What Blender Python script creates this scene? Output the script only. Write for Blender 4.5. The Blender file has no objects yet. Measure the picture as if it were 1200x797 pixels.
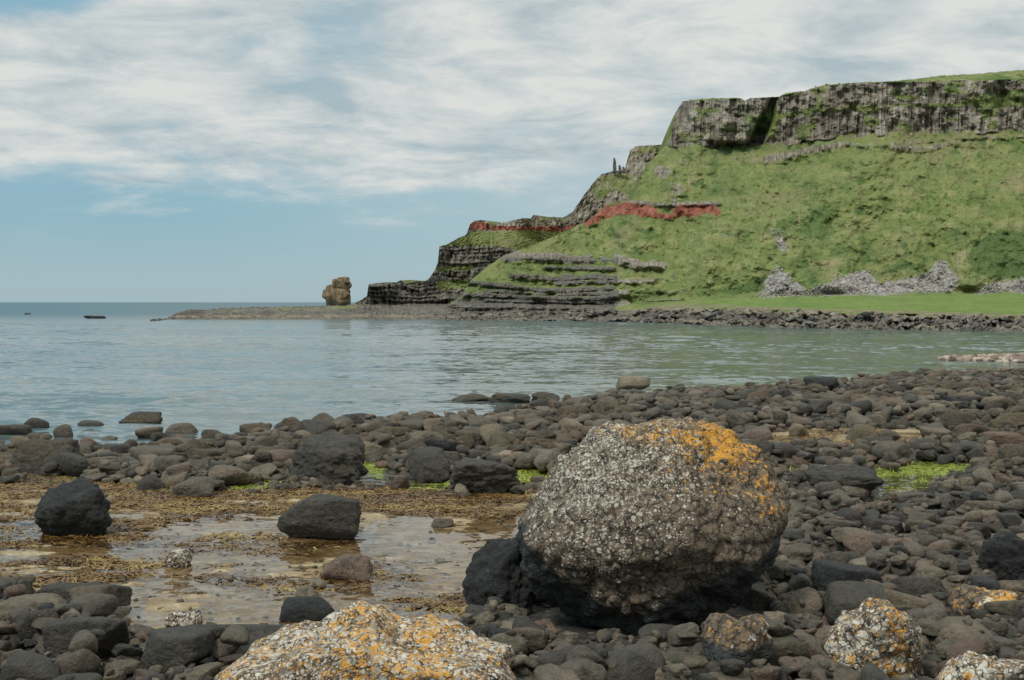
import bpy, bmesh, math, random, time
import numpy as np
from mathutils import Vector
from mathutils.bvhtree import BVHTree

T0 = time.time()
random.seed(7)
RNG = np.random.default_rng(7)
SC = bpy.context.scene
COL = SC.collection
F = 1500.0            # focal length in photo pixels (photo 1200 x 797)
CAMH = 3.6            # eye height above the sea
HOR = 354.0           # photo row of the horizon


def wx(px, Y):
    return (px - 600.0) / F * Y


def wz(py, Y):
    return CAMH - (py - HOR) / F * Y


def gp(px, py, z):
    Y = (CAMH - z) * F / (py - HOR)
    return wx(px, Y), Y


def pix(x, y, z):
    return 600 + F * x / y, HOR + F * (CAMH - z) / y


# ------------------------------------------------------------------ noise
_perm = np.random.default_rng(3).permutation(256).astype(np.int64)
_perm = np.concatenate([_perm, _perm, _perm])
_g = np.random.default_rng(4).normal(size=(256, 3))
_g /= np.linalg.norm(_g, axis=1, keepdims=True)
_jit = np.random.default_rng(5).random((256, 3))


def _hash(i, j, k):
    return _perm[_perm[_perm[i & 255] + (j & 255)] + (k & 255)]


def noise3(P):
    P = np.asarray(P, float)
    I = np.floor(P).astype(np.int64)
    f = P - I
    u = f * f * f * (f * (f * 6 - 15) + 10)
    out = 0
    for dx in (0, 1):
        wxx = u[:, 0] if dx else 1 - u[:, 0]
        for dy in (0, 1):
            wyy = u[:, 1] if dy else 1 - u[:, 1]
            for dz in (0, 1):
                wzz = u[:, 2] if dz else 1 - u[:, 2]
                g = _g[_hash(I[:, 0] + dx, I[:, 1] + dy, I[:, 2] + dz)]
                d = g[:, 0] * (f[:, 0] - dx) + g[:, 1] * (f[:, 1] - dy) + g[:, 2] * (f[:, 2] - dz)
                out = out + wxx * wyy * wzz * d
    return out * 1.6


def fbm(P, octv=4, seed=0, gain=0.5):
    P = np.asarray(P, float) + seed * 17.31
    a, s, tot = 1.0, 0, 0
    for o in range(octv):
        s = s + a * noise3(P * (2.03 ** o) + o * 5.7)
        tot += a
        a *= gain
    return s / tot


def worley(P, seed=0):
    P = np.asarray(P, float) + seed * 11.7
    I = np.floor(P).astype(np.int64)
    f1 = np.full(len(P), 9.0)
    f2 = np.full(len(P), 9.0)
    for dx in (-1, 0, 1):
        for dy in (-1, 0, 1):
            for dz in (-1, 0, 1):
                J = I + np.array([dx, dy, dz])
                q = J + _jit[_hash(J[:, 0], J[:, 1], J[:, 2])]
                d = np.sqrt(((P - q) ** 2).sum(1))
                f2 = np.minimum(f2, np.maximum(f1, d))
                f1 = np.minimum(f1, d)
    return f1, f2


def sstep(a, b, x):
    t = np.clip((x - a) / (b - a), 0, 1)
    return t * t * (3 - 2 * t)


def xyz(x, y, z=0.0):
    x = np.asarray(x, float)
    return np.stack([x, np.broadcast_to(y, x.shape), np.broadcast_to(z, x.shape)], -1).reshape(-1, 3)


def in_poly(px, py, poly):
    ins = np.zeros(px.shape, bool)
    n = len(poly)
    for i in range(n):
        x1, y1 = poly[i]
        x2, y2 = poly[(i + 1) % n]
        if y1 == y2:
            continue
        c = (y1 > py) != (y2 > py)
        ins ^= c & (px < (x2 - x1) * (py - y1) / (y2 - y1) + x1)
    return ins


def dist_line(px, py, pts, ys=1.0):
    best = np.full(px.shape, 1e9)
    for (x1, y1), (x2, y2) in zip(pts[:-1], pts[1:]):
        vx, vy = x2 - x1, (y2 - y1)
        t = np.clip(((px - x1) * vx + (py - y1) * vy) / max(vx * vx + vy * vy, 1e-9), 0, 1)
        d = np.hypot(px - (x1 + t * vx), (py - (y1 + t * vy)) * ys)
        best = np.minimum(best, d)
    return best


def poly_soft(px, py, poly, soft):
    """1 inside, 0 outside, soft edge of `soft` photo pixels"""
    d = dist_line(px, py, list(poly) + [poly[0]])
    ins = in_poly(px, py, poly)
    return np.clip(0.5 + np.where(ins, d, -d) / (2 * soft), 0, 1)


# ------------------------------------------------------------------ meshes
def mesh_np(name, V, Fa, smooth=True, mat=None, attrs=None):
    """Fa: (n,3) or (n,4) int array"""
    me = bpy.data.meshes.new(name)
    V = np.asarray(V, np.float32)
    Fa = np.asarray(Fa, np.int32)
    n, k = Fa.shape
    me.vertices.add(len(V))
    me.vertices.foreach_set("co", V.ravel())
    me.loops.add(n * k)
    me.loops.foreach_set("vertex_index", Fa.ravel())
    me.polygons.add(n)
    me.polygons.foreach_set("loop_start", np.arange(0, n * k, k, dtype=np.int32))
    me.polygons.foreach_set("use_smooth", np.full(n, smooth, bool))
    me.update(calc_edges=True)
    for an, av in (attrs or {}).items():
        a = me.attributes.new(an, 'FLOAT', 'POINT')
        a.data.foreach_set("value", np.asarray(av, np.float32).ravel())
    if mat:
        me.materials.append(mat)
    return me


def obj(name, me, parent=None, **props):
    o = bpy.data.objects.new(name, me)
    COL.objects.link(o)
    if parent:
        o.parent = parent
    for k, v in props.items():
        o[k] = v
    return o


def grid_faces(nr, nc):
    i = np.arange((nr - 1) * (nc - 1))
    r, c = i // (nc - 1), i % (nc - 1)
    a = r * nc + c
    return np.stack([a, a + 1, a + nc + 1, a + nc], 1)


_ico = {}


def ico(level):
    if level not in _ico:
        bm = bmesh.new()
        bmesh.ops.create_icosphere(bm, subdivisions=level, radius=1)
        bm.verts.ensure_lookup_table()
        V = np.array([v.co[:] for v in bm.verts])
        Fa = np.array([[v.index for v in f.verts] for f in bm.faces])
        bm.free()
        _ico[level] = (V / np.linalg.norm(V, axis=1, keepdims=True), Fa)
    return _ico[level]


def support(D, normals, dists, p):
    r = np.zeros(len(D))
    for n, d in zip(normals, dists):
        r += np.maximum(D @ n, 0) ** p / d ** p
    return np.maximum(r, 1e-12) ** (-1 / p)


def rand_unit(rng, n):
    v = rng.normal(size=(n, 3))
    return v / np.linalg.norm(v, axis=1, keepdims=True)


def rock_shape(level, seed, style):
    """unit rock: each axis spans about [-1, 1]"""
    rng = np.random.default_rng(seed)
    D, Fa = ico(level)
    n, p = {'round': (11, 6), 'block': (9, 14), 'slab': (9, 11), 'knobbly': (10, 9), 'crag': (9, 20)}[style]
    N = rand_unit(rng, n)
    if style in ('block', 'slab'):
        base = np.array([[0, 0, 1], [0, 0, -1], [1, 0, .15], [-1, .1, .1], [0.1, 1, 0], [0, -1, .1]]) + rng.normal(size=(6, 3)) * .14
        base /= np.linalg.norm(base, axis=1, keepdims=True)
        N = np.concatenate([N[:5], base])
    N = np.concatenate([N, np.eye(3), -np.eye(3)])
    dd = rng.uniform(.68, 1.0, len(N))
    dd[-6:] = rng.uniform(.95, 1.1, 6)
    r = support(D, N, dd, p)
    V = D * r[:, None]
    lo, hi = V.min(0), V.max(0)
    V = (V - (lo + hi) / 2) / ((hi - lo) / 2)
    d = fbm(V * 1.4, 3, seed) * {'round': .09, 'block': .09, 'slab': .07, 'knobbly': .16, 'crag': .11}[style]
    if level >= 3:
        d = d + fbm(V * 5, 3, seed + 1) * {'round': .035, 'block': .045, 'slab': .045, 'knobbly': .05, 'crag': .045}[style]
    if style == 'knobbly' and level >= 3:
        f1, f2 = worley(V * 2.6, seed)
        d = d - .16 * f1 + .06
        if level >= 5:
            f1, f2 = worley(V * 7, seed)
            d = d - .06 * f1
    if level >= 5 and style != 'knobbly':
        d = d + fbm(V * 14, 3, seed + 2) * .02
        f1, f2 = worley(V * 3.5 + fbm(V * 3, 2, seed)[:, None] * .3, seed)
        d = d - .03 * np.exp(-(f2 - f1) * 12)
    V = V * (1 + d)[:, None]
    return V, Fa


def rotmat(rz, tx, ty):
    cz, sz, cx, sx, cy, sy = math.cos(rz), math.sin(rz), math.cos(tx), math.sin(tx), math.cos(ty), math.sin(ty)
    Rz = np.array([[cz, -sz, 0], [sz, cz, 0], [0, 0, 1]])
    Rx = np.array([[1, 0, 0], [0, cx, -sx], [0, sx, cx]])
    Ry = np.array([[cy, 0, sy], [0, 1, 0], [-sy, 0, cy]])
    return Rx @ Ry @ Rz


# ------------------------------------------------------------------ node helper
class NT:
    def __init__(s, tree):
        s.t = tree
        tree.nodes.clear()

    def n(s, typ, ins=None, **props):
        nd = s.t.nodes.new(typ)
        for k, v in props.items():
            setattr(nd, k, v)
        for k, v in (ins or {}).items():
            sk = nd.inputs[k]
            if isinstance(v, bpy.types.NodeSocket):
                s.t.links.new(v, sk)
            elif isinstance(v, bpy.types.Node):
                s.t.links.new(v.outputs[0], sk)
            else:
                sk.default_value = v
        return nd

    def m(s, op, a, b=0.0, c=0.0, clamp=False):
        nd = s.n('ShaderNodeMath', {0: a, 1: b, 2: c}, operation=op)
        nd.use_clamp = clamp
        return nd.outputs[0]

    def vm(s, op, a, b):
        return s.n('ShaderNodeVectorMath', {0: a, 1: b}, operation=op).outputs[0]

    def mix(s, fac, a, b, blend='MIX'):
        nd = s.n('ShaderNodeMix', data_type='RGBA', blend_type=blend)
        for i, v in ((0, fac), (6, a), (7, b)):
            if isinstance(v, bpy.types.NodeSocket):
                s.t.links.new(v, nd.inputs[i])
            else:
                nd.inputs[i].default_value = v if i == 0 else (tuple(v) + (1,))[:4]
        return nd.outputs[2]

    def ss(s, x, a, b):
        nd = s.n('ShaderNodeMapRange', {0: x, 1: a, 2: b, 3: 0.0, 4: 1.0}, interpolation_type='SMOOTHSTEP')
        return nd.outputs[0]

    def noise(s, vec, scale, detail=4, rough=.55, dist=0.0):
        return s.n('ShaderNodeTexNoise', {'Vector': vec, 'Scale': scale, 'Detail': detail, 'Roughness': rough, 'Distortion': dist}).outputs[0]

    def voro(s, vec, scale, feature='F1', rnd=1.0):
        return s.n('ShaderNodeTexVoronoi', {'Vector': vec, 'Scale': scale, 'Randomness': rnd}, feature=feature)

    def attr(s, name):
        return s.n('ShaderNodeAttribute', attribute_name=name).outputs[2]

    def pos(s):
        return s.n('ShaderNodeNewGeometry').outputs['Position']

    def scl(s, vec, sx, sy, sz):
        return s.n('ShaderNodeVectorMath', {0: vec, 1: (sx, sy, sz)}, operation='MULTIPLY').outputs[0]

    def ramp(s, fac, stops, const=False):
        nd = s.n('ShaderNodeValToRGB', {0: fac})
        cr = nd.color_ramp
        if const:
            cr.interpolation = 'CONSTANT'
        while len(cr.elements) < len(stops):
            cr.elements.new(.5)
        for e, (p, c) in zip(cr.elements, stops):
            e.position = p
            e.color = (tuple(c) + (1,))[:4]
        return nd.outputs[0]

    def bump(s, h, strength, dist, normal=None):
        ins = {'Height': h, 'Strength': strength, 'Distance': dist}
        if normal is not None:
            ins['Normal'] = normal
        return s.n('ShaderNodeBump', ins).outputs[0]

    def out(s, col, rough=.8, normal=None, spec=.3):
        ins = {'Base Color': col, 'Roughness': rough, 'Specular IOR Level': spec}
        if normal is not None:
            ins['Normal'] = normal
        b = s.n('ShaderNodeBsdfPrincipled', ins)
        s.n('ShaderNodeOutputMaterial', {'Surface': b.outputs[0]})
        return b


def mat(name):
    m = bpy.data.materials.new(name)
    m.use_nodes = True
    return m, NT(m.node_tree)


# ------------------------------------------------------------------ materials
TONES = {
    'black': (.026, .027, .026), 'dark grey': (.060, .053, .043), 'grey': (.110, .092, .069),
    'brown grey': (.152, .119, .083), 'pale brown': (.205, .166, .118), 'reddish brown': (.142, .095, .068),
}
TONE_P = [('dark grey', .25), ('grey', .34), ('brown grey', .28), ('pale brown', .05), ('reddish brown', .06), ('black', .02)]


def rock_mat(name, island):
    m, t = mat(name)
    if island:
        r = t.n('ShaderNodeNewGeometry').outputs['Random Per Island']
        stops, acc = [], 0
        for k, w in TONE_P:
            stops.append((acc, TONES[k]))
            acc += w
        base = t.ramp(r, stops, const=True)
    else:
        base = t.n('ShaderNodeObjectInfo').outputs['Color']
    P = t.pos()
    n1 = t.noise(P, 2.2, 6, .6)
    n2 = t.noise(P, 16, 5, .65)
    n3 = t.noise(P, 90, 3, .6)
    v = t.m('MULTIPLY', t.m('ADD', .25, t.m('MULTIPLY', n1, 1.5)), t.m('ADD', .25, t.m('MULTIPLY', n2, 1.5)))
    v = t.m('MULTIPLY', v, t.m('ADD', .5, t.m('MULTIPLY', n3, 1.0)))
    c = t.mix(1.0, base, t.n('ShaderNodeCombineColor', {0: v, 1: v, 2: v}).outputs[0], 'MULTIPLY')
    # thin pale weathering blotches and small crusts
    bl = t.ss(t.noise(P, 5.5, 5, .7, .6), .60, .72)
    c = t.mix(t.m('MULTIPLY', bl, .38), c, (.23, .195, .155))
    dk = t.ss(t.noise(t.vm('ADD', P, (9, 4, 2)), 3.2, 6, .7, .8), .55, .66)
    c = t.mix(t.m('MULTIPLY', dk, .62), c, (.030, .028, .024))
    sp = t.ss(t.voro(P, 42).outputs['Distance'], .17, .08)
    sp = t.m('MULTIPLY', sp, t.ss(t.noise(P, 1.7, 3), .56, .68))
    c = t.mix(t.m('MULTIPLY', sp, .7), c, (.38, .35, .30))
    h = t.m('ADD', t.m('MULTIPLY', n2, 1.0), t.m('MULTIPLY', n3, .35))
    h = t.m('ADD', h, t.m('MULTIPLY', t.noise(P, 6.5, 7, .68), 1.4))
    nb = t.bump(h, .95, .075)
    geo = t.n('ShaderNodeNewGeometry')
    up = t.n('ShaderNodeSeparateXYZ', {0: geo.outputs['Normal']}).outputs[2]
    yy = t.n('ShaderNodeSeparateXYZ', {0: P}).outputs[1]
    wd = t.m('MULTIPLY', t.ss(t.m('ADD', t.noise(P, .23, 3), t.m('MULTIPLY', t.m('SUBTRACT', n2, .5), .25)), .51, .60), t.m('MULTIPLY', t.ss(up, -.1, .5), t.ss(yy, 19, 27)))
    c = t.mix(t.m('MULTIPLY', wd, .75), c, t.ramp(n2, [(.3, (.035, .022, .012)), (.6, (.105, .072, .034)), (.8, (.16, .125, .05))]))
    rg = t.m('SUBTRACT', t.m('ADD', .58, t.m('MULTIPLY', n1, .35)), t.m('MULTIPLY', dk, .3))
    t.out(c, rg, nb, .35)
    return m


M_ROCK = rock_mat('basalt_stone', False)
M_COBBLE = rock_mat('basalt_cobble_mass', True)


def lichen_mat(name, sizes, pale):
    m, t = mat(name)
    P = t.n('ShaderNodeTexCoord').outputs['Object']
    white, orange, tide = t.attr('white'), t.attr('orange'), t.attr('tide')
    n1 = t.noise(P, 1.6, 6, .6)
    n2 = t.noise(P, 14, 6, .65)
    n3 = t.noise(P, 60, 4, .6)
    vo = t.voro(P, 9.5)
    base = t.ramp(n2, [(.28, (.028, .022, .016)), (.48, (.108, .080, .052)), (.72, (.205, .155, .103))])
    cell = t.n('ShaderNodeSeparateColor', {0: vo.outputs['Color']})
    base = t.mix(t.m('MULTIPLY', cell.outputs[1], .55), base, (.145, .11, .085))
    # dark crack lines between knobs
    wq = t.n('ShaderNodeTexNoise', {'Vector': P, 'Scale': 7.0, 'Detail': 5.0}).outputs['Color']
    ed = t.voro(t.vm('ADD', P, t.scl(wq, .16, .16, .16)), 9, 'DISTANCE_TO_EDGE').outputs['Distance']
    base = t.mix(t.m('MULTIPLY', t.m('MULTIPLY', t.ss(ed, .14, .02), t.ss(n2, .64, .43)), .88), base, (.022, .019, .015))
    c = base
    # white crust / barnacle spots, three sizes
    for sc, rad, seed in sizes:
        q = t.vm('ADD', P, (seed, seed * .7, seed * .3))
        wob = t.n('ShaderNodeTexNoise', {'Vector': q, 'Scale': sc * 1.6, 'Detail': 3.0}).outputs['Color']
        q2 = t.vm('ADD', q, t.scl(wob, .5 / sc, .5 / sc, .5 / sc))
        v = t.voro(q2, sc)
        rc = t.n('ShaderNodeSeparateColor', {0: v.outputs['Color']})
        on = t.ss(t.m('SUBTRACT', t.m('ADD', white, t.m('MULTIPLY', t.m('SUBTRACT', n1, .5), .8)), rc.outputs[0]), -.02, .06)
        sz = t.m('MULTIPLY', t.m('ADD', .35, rc.outputs[1]), rad)
        s = t.ss(t.m('SUBTRACT', sz, v.outputs['Distance']), -.04, .08)
        wc = t.mix(rc.outputs[2], (.22, .185, .14), pale)
        c = t.mix(t.m('MULTIPLY', t.m('MULTIPLY', s, on), .92), c, wc)
    # orange crusts
    on = t.m('ADD', t.noise(P, 9, 8, .8), t.m('MULTIPLY', t.m('SUBTRACT', t.noise(P, 26, 5, .7), .5), 1.0))
    of = t.ss(t.m('ADD', on, t.m('MULTIPLY', t.m('SUBTRACT', orange, .5), .36)), .585, .68)
    of = t.m('MULTIPLY', of, t.ss(orange, .02, .14))
    oc = t.ramp(n3, [(.3, (.30, .125, .018)), (.52, (.56, .265, .030)), (.72, (.64, .39, .10))])
    c = t.mix(t.m('MULTIPLY', of, .92), c, oc)
    # black tide zone
    tf = t.ss(t.m('ADD', tide, t.m('MULTIPLY', t.m('SUBTRACT', n2, .5), .9)), .38, .62)
    dk = t.ramp(n3, [(.3, (.013, .015, .014)), (.7, (.045, .048, .042))])
    c = t.mix(tf, c, dk)
    h = t.m('ADD', t.m('MULTIPLY', n2, 1.2), t.m('ADD', t.m('MULTIPLY', n3, .5), t.m('MULTIPLY', t.ss(ed, 0.0, .12), .45)))
    nb = t.bump(h, .75, .035)
    t.out(c, t.m('SUBTRACT', .85, t.m('MULTIPLY', tf, .2)), nb, .3)
    return m


M_LICHEN = lichen_mat('lichen_crusted_basalt', ((9, .40, 3.0), (16, .46, 1.0), (28, .50, 5.0), (50, .5, 9.0)), (.60, .565, .49))
M_HERO = lichen_mat('barnacle_crusted_basalt', ((19, .42, 1.0), (33, .46, 5.0), (58, .5, 9.0)), (.52, .485, .41))


def hill_mat(name):
    m, t = mat(name)
    P = t.pos()
    A = {k: t.attr(k) for k in ('rock', 'red', 'scree', 'lush', 'dry', 'lawn', 'tan', 'dark', 'flat')}
    nA = t.noise(P, .035, 5, .6)
    nB = t.noise(P, .16, 6, .65)
    nC = t.noise(P, .8, 5, .7)
    nD = t.noise(P, 2.6, 3, .6)
    g = t.ramp(nB, [(.30, (.070, .104, .035)), (.44, (.130, .164, .054)), (.57, (.186, .202, .076)), (.72, (.255, .235, .115))])
    g = t.mix(t.m('MULTIPLY', t.ss(nA, .42, .66), .8), g, (.178, .192, .076))
    nE = t.noise(t.scl(P, 1, 1, .6), .075, 5, .65)
    g = t.mix(t.m('MULTIPLY', t.ss(nE, .52, .68), .45), g, (.205, .172, .098))
    g = t.mix(t.m('MULTIPLY', t.ss(nE, .47, .34), .72), g, (.070, .118, .036))
    g = t.mix(t.m('MULTIPLY', t.ss(t.m('ADD', A['dry'], t.m('MULTIPLY', t.m('SUBTRACT', nB, .5), 1.4)), .45, .8), .75), g, (.262, .222, .125))
    g = t.mix(t.m('MULTIPLY', t.ss(t.m('ADD', A['lush'], t.m('MULTIPLY', t.m('SUBTRACT', nB, .5), 1.2)), .4, .65), .85), g, (.066, .110, .036))
    g = t.mix(t.m('MULTIPLY', A['lawn'], .75), g, t.ramp(t.noise(t.scl(P, .3, 1, 1), .5, 5, .7), [(.35, (.105, .178, .042)), (.55, (.155, .222, .060)), (.7, (.215, .220, .092))]))
    vv = t.m('ADD', .10, t.m('ADD', t.m('MULTIPLY', nC, 1.1), t.m('MULTIPLY', nD, .75)))
    g = t.mix(1.0, g, t.n('ShaderNodeCombineColor', {0: vv, 1: vv, 2: vv}).outputs[0], 'MULTIPLY')
    # rock: upright columns, so streaks stretched along the vertical
    Ps = t.scl(P, 1.0, .5, .16)
    r1 = t.noise(t.scl(P, 1.0, .4, .11), 2.1, 6, .72)
    r2 = t.noise(P, .12, 5, .6)
    r3 = t.noise(t.scl(P, .12, .12, 1.6), .55, 3, .6)
    r1 = t.n('ShaderNodeMix', {0: A['flat'], 2: r1, 3: t.noise(t.scl(P, .5, .5, 1.6), 1.1, 6, .72)}).outputs[0]
    rc = t.ramp(r1, [(.28, (.115, .098, .078)), (.42, (.200, .174, .138)), (.55, (.29, .257, .205)), (.72, (.44, .40, .33))])
    rc = t.mix(t.ss(r2, .46, .60), rc, t.mix(.5, rc, (.12, .088, .068)))
    rc = t.mix(t.m('MULTIPLY', t.ss(r3, .54, .68), .2), rc, (.06, .054, .045))
    rc = t.mix(t.m('MULTIPLY', A['dark'], .8), rc, t.ramp(r1, [(.32, (.036, .038, .037)), (.66, (.128, .122, .106))]))
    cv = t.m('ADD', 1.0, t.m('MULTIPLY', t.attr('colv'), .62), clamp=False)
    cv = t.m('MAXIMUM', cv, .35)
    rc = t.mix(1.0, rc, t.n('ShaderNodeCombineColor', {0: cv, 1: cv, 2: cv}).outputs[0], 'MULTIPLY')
    fr = t.ss(t.m('ADD', A['rock'], t.m('ADD', t.m('MULTIPLY', t.m('SUBTRACT', nC, .5), .75), t.m('MULTIPLY', t.m('SUBTRACT', nB, .5), .9))), .42, .6)
    c = t.mix(fr, g, rc)
    sc = t.ramp(t.voro(P, 1.3).outputs['Distance'], [(.1, (.38, .35, .325)), (.5, (.30, .275, .255)), (.8, (.19, .172, .158))])
    fs = t.ss(t.m('ADD', A['scree'], t.m('ADD', t.m('MULTIPLY', t.m('SUBTRACT', nC, .5), 1.1), t.m('MULTIPLY', t.m('SUBTRACT', nB, .5), .8))), .34, .60)
    c = t.mix(fs, c, sc)
    rr = t.ramp(t.noise(t.scl(P, 1, .5, .25), .8, 5, .7), [(.3, (.095, .040, .030)), (.48, (.24, .078, .052)), (.66, (.35, .155, .105))])
    fd = t.ss(t.m('ADD', A['red'], t.m('ADD', t.m('MULTIPLY', t.m('SUBTRACT', nC, .5), 1.1), t.m('MULTIPLY', t.m('SUBTRACT', nB, .5), .8))), .36, .58)
    c = t.mix(fd, c, rr)
    ta = t.ramp(nC, [(.3, (.10, .075, .05)), (.6, (.27, .22, .155))])
    c = t.mix(t.ss(t.m('ADD', A['tan'], t.m('MULTIPLY', t.m('SUBTRACT', nC, .5), .8)), .4, .6), c, ta)
    h = t.m('ADD', t.m('MULTIPLY', t.m('ADD', nC, t.m('MULTIPLY', nD, .5)), t.m('SUBTRACT', 1.1, fr)), t.m('MULTIPLY', t.m('MULTIPLY', r1, fr), 1.1))
    nb = t.bump(h, .8, .9)
    t.out(c, .95, nb, .1)
    return m


M_HILL = hill_mat('grass_and_cliff')


def beach_mat():
    m, t = mat('beach_bed')
    P = t.pos()
    weed, algae = t.attr('weed'), t.attr('algae')
    n1 = t.noise(P, 1.1, 6, .65)
    n2 = t.noise(P, 9, 5, .7)
    v = t.voro(P, 13)
    vc = t.n('ShaderNodeSeparateColor', {0: v.outputs['Color']})
    c = t.ramp(vc.outputs[0], [(0, (.024, .021, .018)), (.5, (.05, .043, .035)), (.85, (.08, .066, .05)), (1, (.15, .125, .098))])
    c = t.mix(t.ss(v.outputs['Distance'], .35, .6), c, (.026, .022, .017))
    mud = t.ramp(t.noise(t.scl(P, .55, 1, 1), 4.0, 7, .78), [(.30, (.060, .036, .015)), (.42, (.165, .098, .038)), (.52, (.27, .185, .085)), (.64, (.40, .33, .215))])
    vs = t.voro(P, 24)
    mud = t.mix(t.m('MULTIPLY', t.ss(vs.outputs['Distance'], .22, .12), t.ss(n2, .5, .65)), mud, (.30, .27, .22))
    c = t.mix(t.ss(t.m('ADD', weed, t.m('MULTIPLY', t.m('SUBTRACT', n2, .5), .7)), .35, .6), c, mud)
    gr = t.ramp(n2, [(.3, (.09, .11, .018)), (.7, (.24, .28, .04))])
    c = t.mix(t.ss(t.m('ADD', algae, t.m('MULTIPLY', t.m('SUBTRACT', n2, .5), .9)), .42, .58), c, gr)
    h = t.m('ADD', n2, t.m('MULTIPLY', v.outputs['Distance'], -.8))
    nb = t.bump(h, .8, .05)
    t.out(c, t.m('SUBTRACT', .8, t.m('MULTIPLY', weed, .4)), nb, .35)
    return m


M_BEACH = beach_mat()


def sea_mat():
    m, t = mat('sea_water')
    P = t.pos()
    w3 = t.noise(t.scl(P, .16, 1.0, 1), .045, 4, .65, .8)
    calm = t.m('ADD', .45, t.m('MULTIPLY', t.ss(w3, .38, .62), .95))
    tot = None
    for sx_, sc_, k_, dt_ in ((.42, .75, .45, 2.0), (.6, 2.6, .60, 2.0)):
        cn = t.n('ShaderNodeTexNoise', {'Vector': t.scl(P, sx_, 1.0, 1), 'Scale': sc_, 'Detail': dt_, 'Distortion': .4}).outputs['Color']
        q = t.scl(t.vm('SUBTRACT', cn, (.5, .5, .5)), k_ * .6, k_, 0.0)
        tot = q if tot is None else t.vm('ADD', tot, q)
    tot = t.n('ShaderNodeVectorMath', {0: tot, 'Scale': calm}, operation='SCALE').outputs[0]
    nb = t.n('ShaderNodeVectorMath', {0: t.vm('ADD', tot, t.n('ShaderNodeNewGeometry').outputs['Normal'])}, operation='NORMALIZE').outputs[0]
    c = t.mix(t.ss(t.noise(t.scl(P, .12, 1, 1), .03, 3), .4, .6), (.070, .098, .098), (.090, .116, .110))
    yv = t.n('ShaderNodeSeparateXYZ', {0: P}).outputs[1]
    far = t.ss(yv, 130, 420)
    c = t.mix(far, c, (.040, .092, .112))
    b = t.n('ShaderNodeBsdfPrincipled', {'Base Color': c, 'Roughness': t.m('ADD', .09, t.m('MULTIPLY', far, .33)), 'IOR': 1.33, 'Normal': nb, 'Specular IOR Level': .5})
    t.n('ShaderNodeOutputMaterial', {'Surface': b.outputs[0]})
    return m


M_SEA = sea_mat()


def pool_mat():
    m, t = mat('tide_pool_water')
    P = t.pos()
    calm = t.m('ADD', .10, t.ss(t.noise(P, .45, 3), .38, .58))
    tot = None
    for sx_, sc_, k_ in ((.5, 2.2, .34), (.7, 6.5, .60)):
        cn = t.n('ShaderNodeTexNoise', {'Vector': t.scl(P, sx_, 1.0, 1), 'Scale': sc_, 'Detail': 2.0, 'Distortion': .4}).outputs['Color']
        q = t.scl(t.vm('SUBTRACT', cn, (.5, .5, .5)), k_ * .7, k_, 0.0)
        tot = q if tot is None else t.vm('ADD', tot, q)
    tot = t.n('ShaderNodeVectorMath', {0: tot, 'Scale': calm}, operation='SCALE').outputs[0]
    nb = t.n('ShaderNodeVectorMath', {0: t.vm('ADD', tot, (0, 0, 1))}, operation='NORMALIZE').outputs[0]
    tr = t.n('ShaderNodeBsdfTransparent', {'Color': (.88, .84, .76, 1)})
    gl = t.n('ShaderNodeBsdfGlossy', {'Color': (1, 1, 1, 1), 'Roughness': .03, 'Normal': nb})
    fr = t.n('ShaderNodeFresnel', {'IOR': 1.33, 'Normal': nb})
    mx = t.n('ShaderNodeMixShader', {0: fr.outputs[0], 1: tr.outputs[0], 2: gl.outputs[0]})
    t.n('ShaderNodeOutputMaterial', {'Surface': mx.outputs[0]})
    return m


M_POOL = pool_mat()


def weed_mat(name, stops):
    m, t = mat(name)
    r = t.n('ShaderNodeNewGeometry').outputs['Random Per Island']
    r = t.m('ADD', t.m('MULTIPLY', r, .42), t.ss(t.noise(t.scl(t.pos(), .5, 1.3, 1), 1.3, 5, .65), .25, .75))
    r = t.m('MULTIPLY', r, .74)
    c = t.ramp(r, stops)
    n = t.noise(t.pos(), 30, 3)
    v = t.m('ADD', .5, n)
    c = t.mix(1.0, c, t.n('ShaderNodeCombineColor', {0: v, 1: v, 2: v}).outputs[0], 'MULTIPLY')
    t.out(c, .5, None, .4)
    return m


M_WEED = weed_mat('wet_brown_seaweed', [(0, (.040, .021, .010)), (.35, (.105, .056, .020)), (.62, (.19, .110, .032)), (.85, (.27, .185, .050)), (1, (.30, .27, .075))])
M_ALGAE = weed_mat('yellow_green_algae', [(0, (.085, .10, .016)), (.5, (.19, .225, .028)), (1, (.34, .36, .055))])

# ------------------------------------------------------------------ hillside and headland
def key(px, pts):
    xs, ys = zip(*pts)
    return np.interp(px, xs, ys)


M_W = [(520, 376), (700, 376.5), (800, 379.5), (900, 383.5), (1000, 386), (1200, 388), (1600, 394)]
M_B = [(520, 369), (700, 364), (760, 361), (850, 361), (930, 364), (1000, 366), (1200, 371), (1600, 378)]
M_L = [(520, 362), (560, 358), (700, 357), (760, 354), (800, 352), (860, 348), (1000, 344.5), (1200, 342.5), (1600, 340)]
M_LY = [(520, 14), (700, 16), (800, 28), (900, 46), (1200, 62), (1600, 70)]
M_T2 = [(520, 361), (540, 350), (550, 331), (560, 322), (575, 310), (590, 300), (615, 291), (640, 281), (665, 270), (688, 260), (697, 252), (706, 244), (715, 238),
        (730, 235), (741, 235), (746, 222), (750, 208), (760, 192), (770, 181), (780, 171), (785, 163), (789, 145), (795, 126), (800, 119), (815, 117), (832, 115), (868, 115), (873, 118),
        (880, 115), (913, 113), (920, 109), (940, 107), (953, 103), (970, 99), (1000, 97), (1026, 96), (1060, 94), (1100, 89), (1150, 86), (1200, 82), (1600, 62)]
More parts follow.
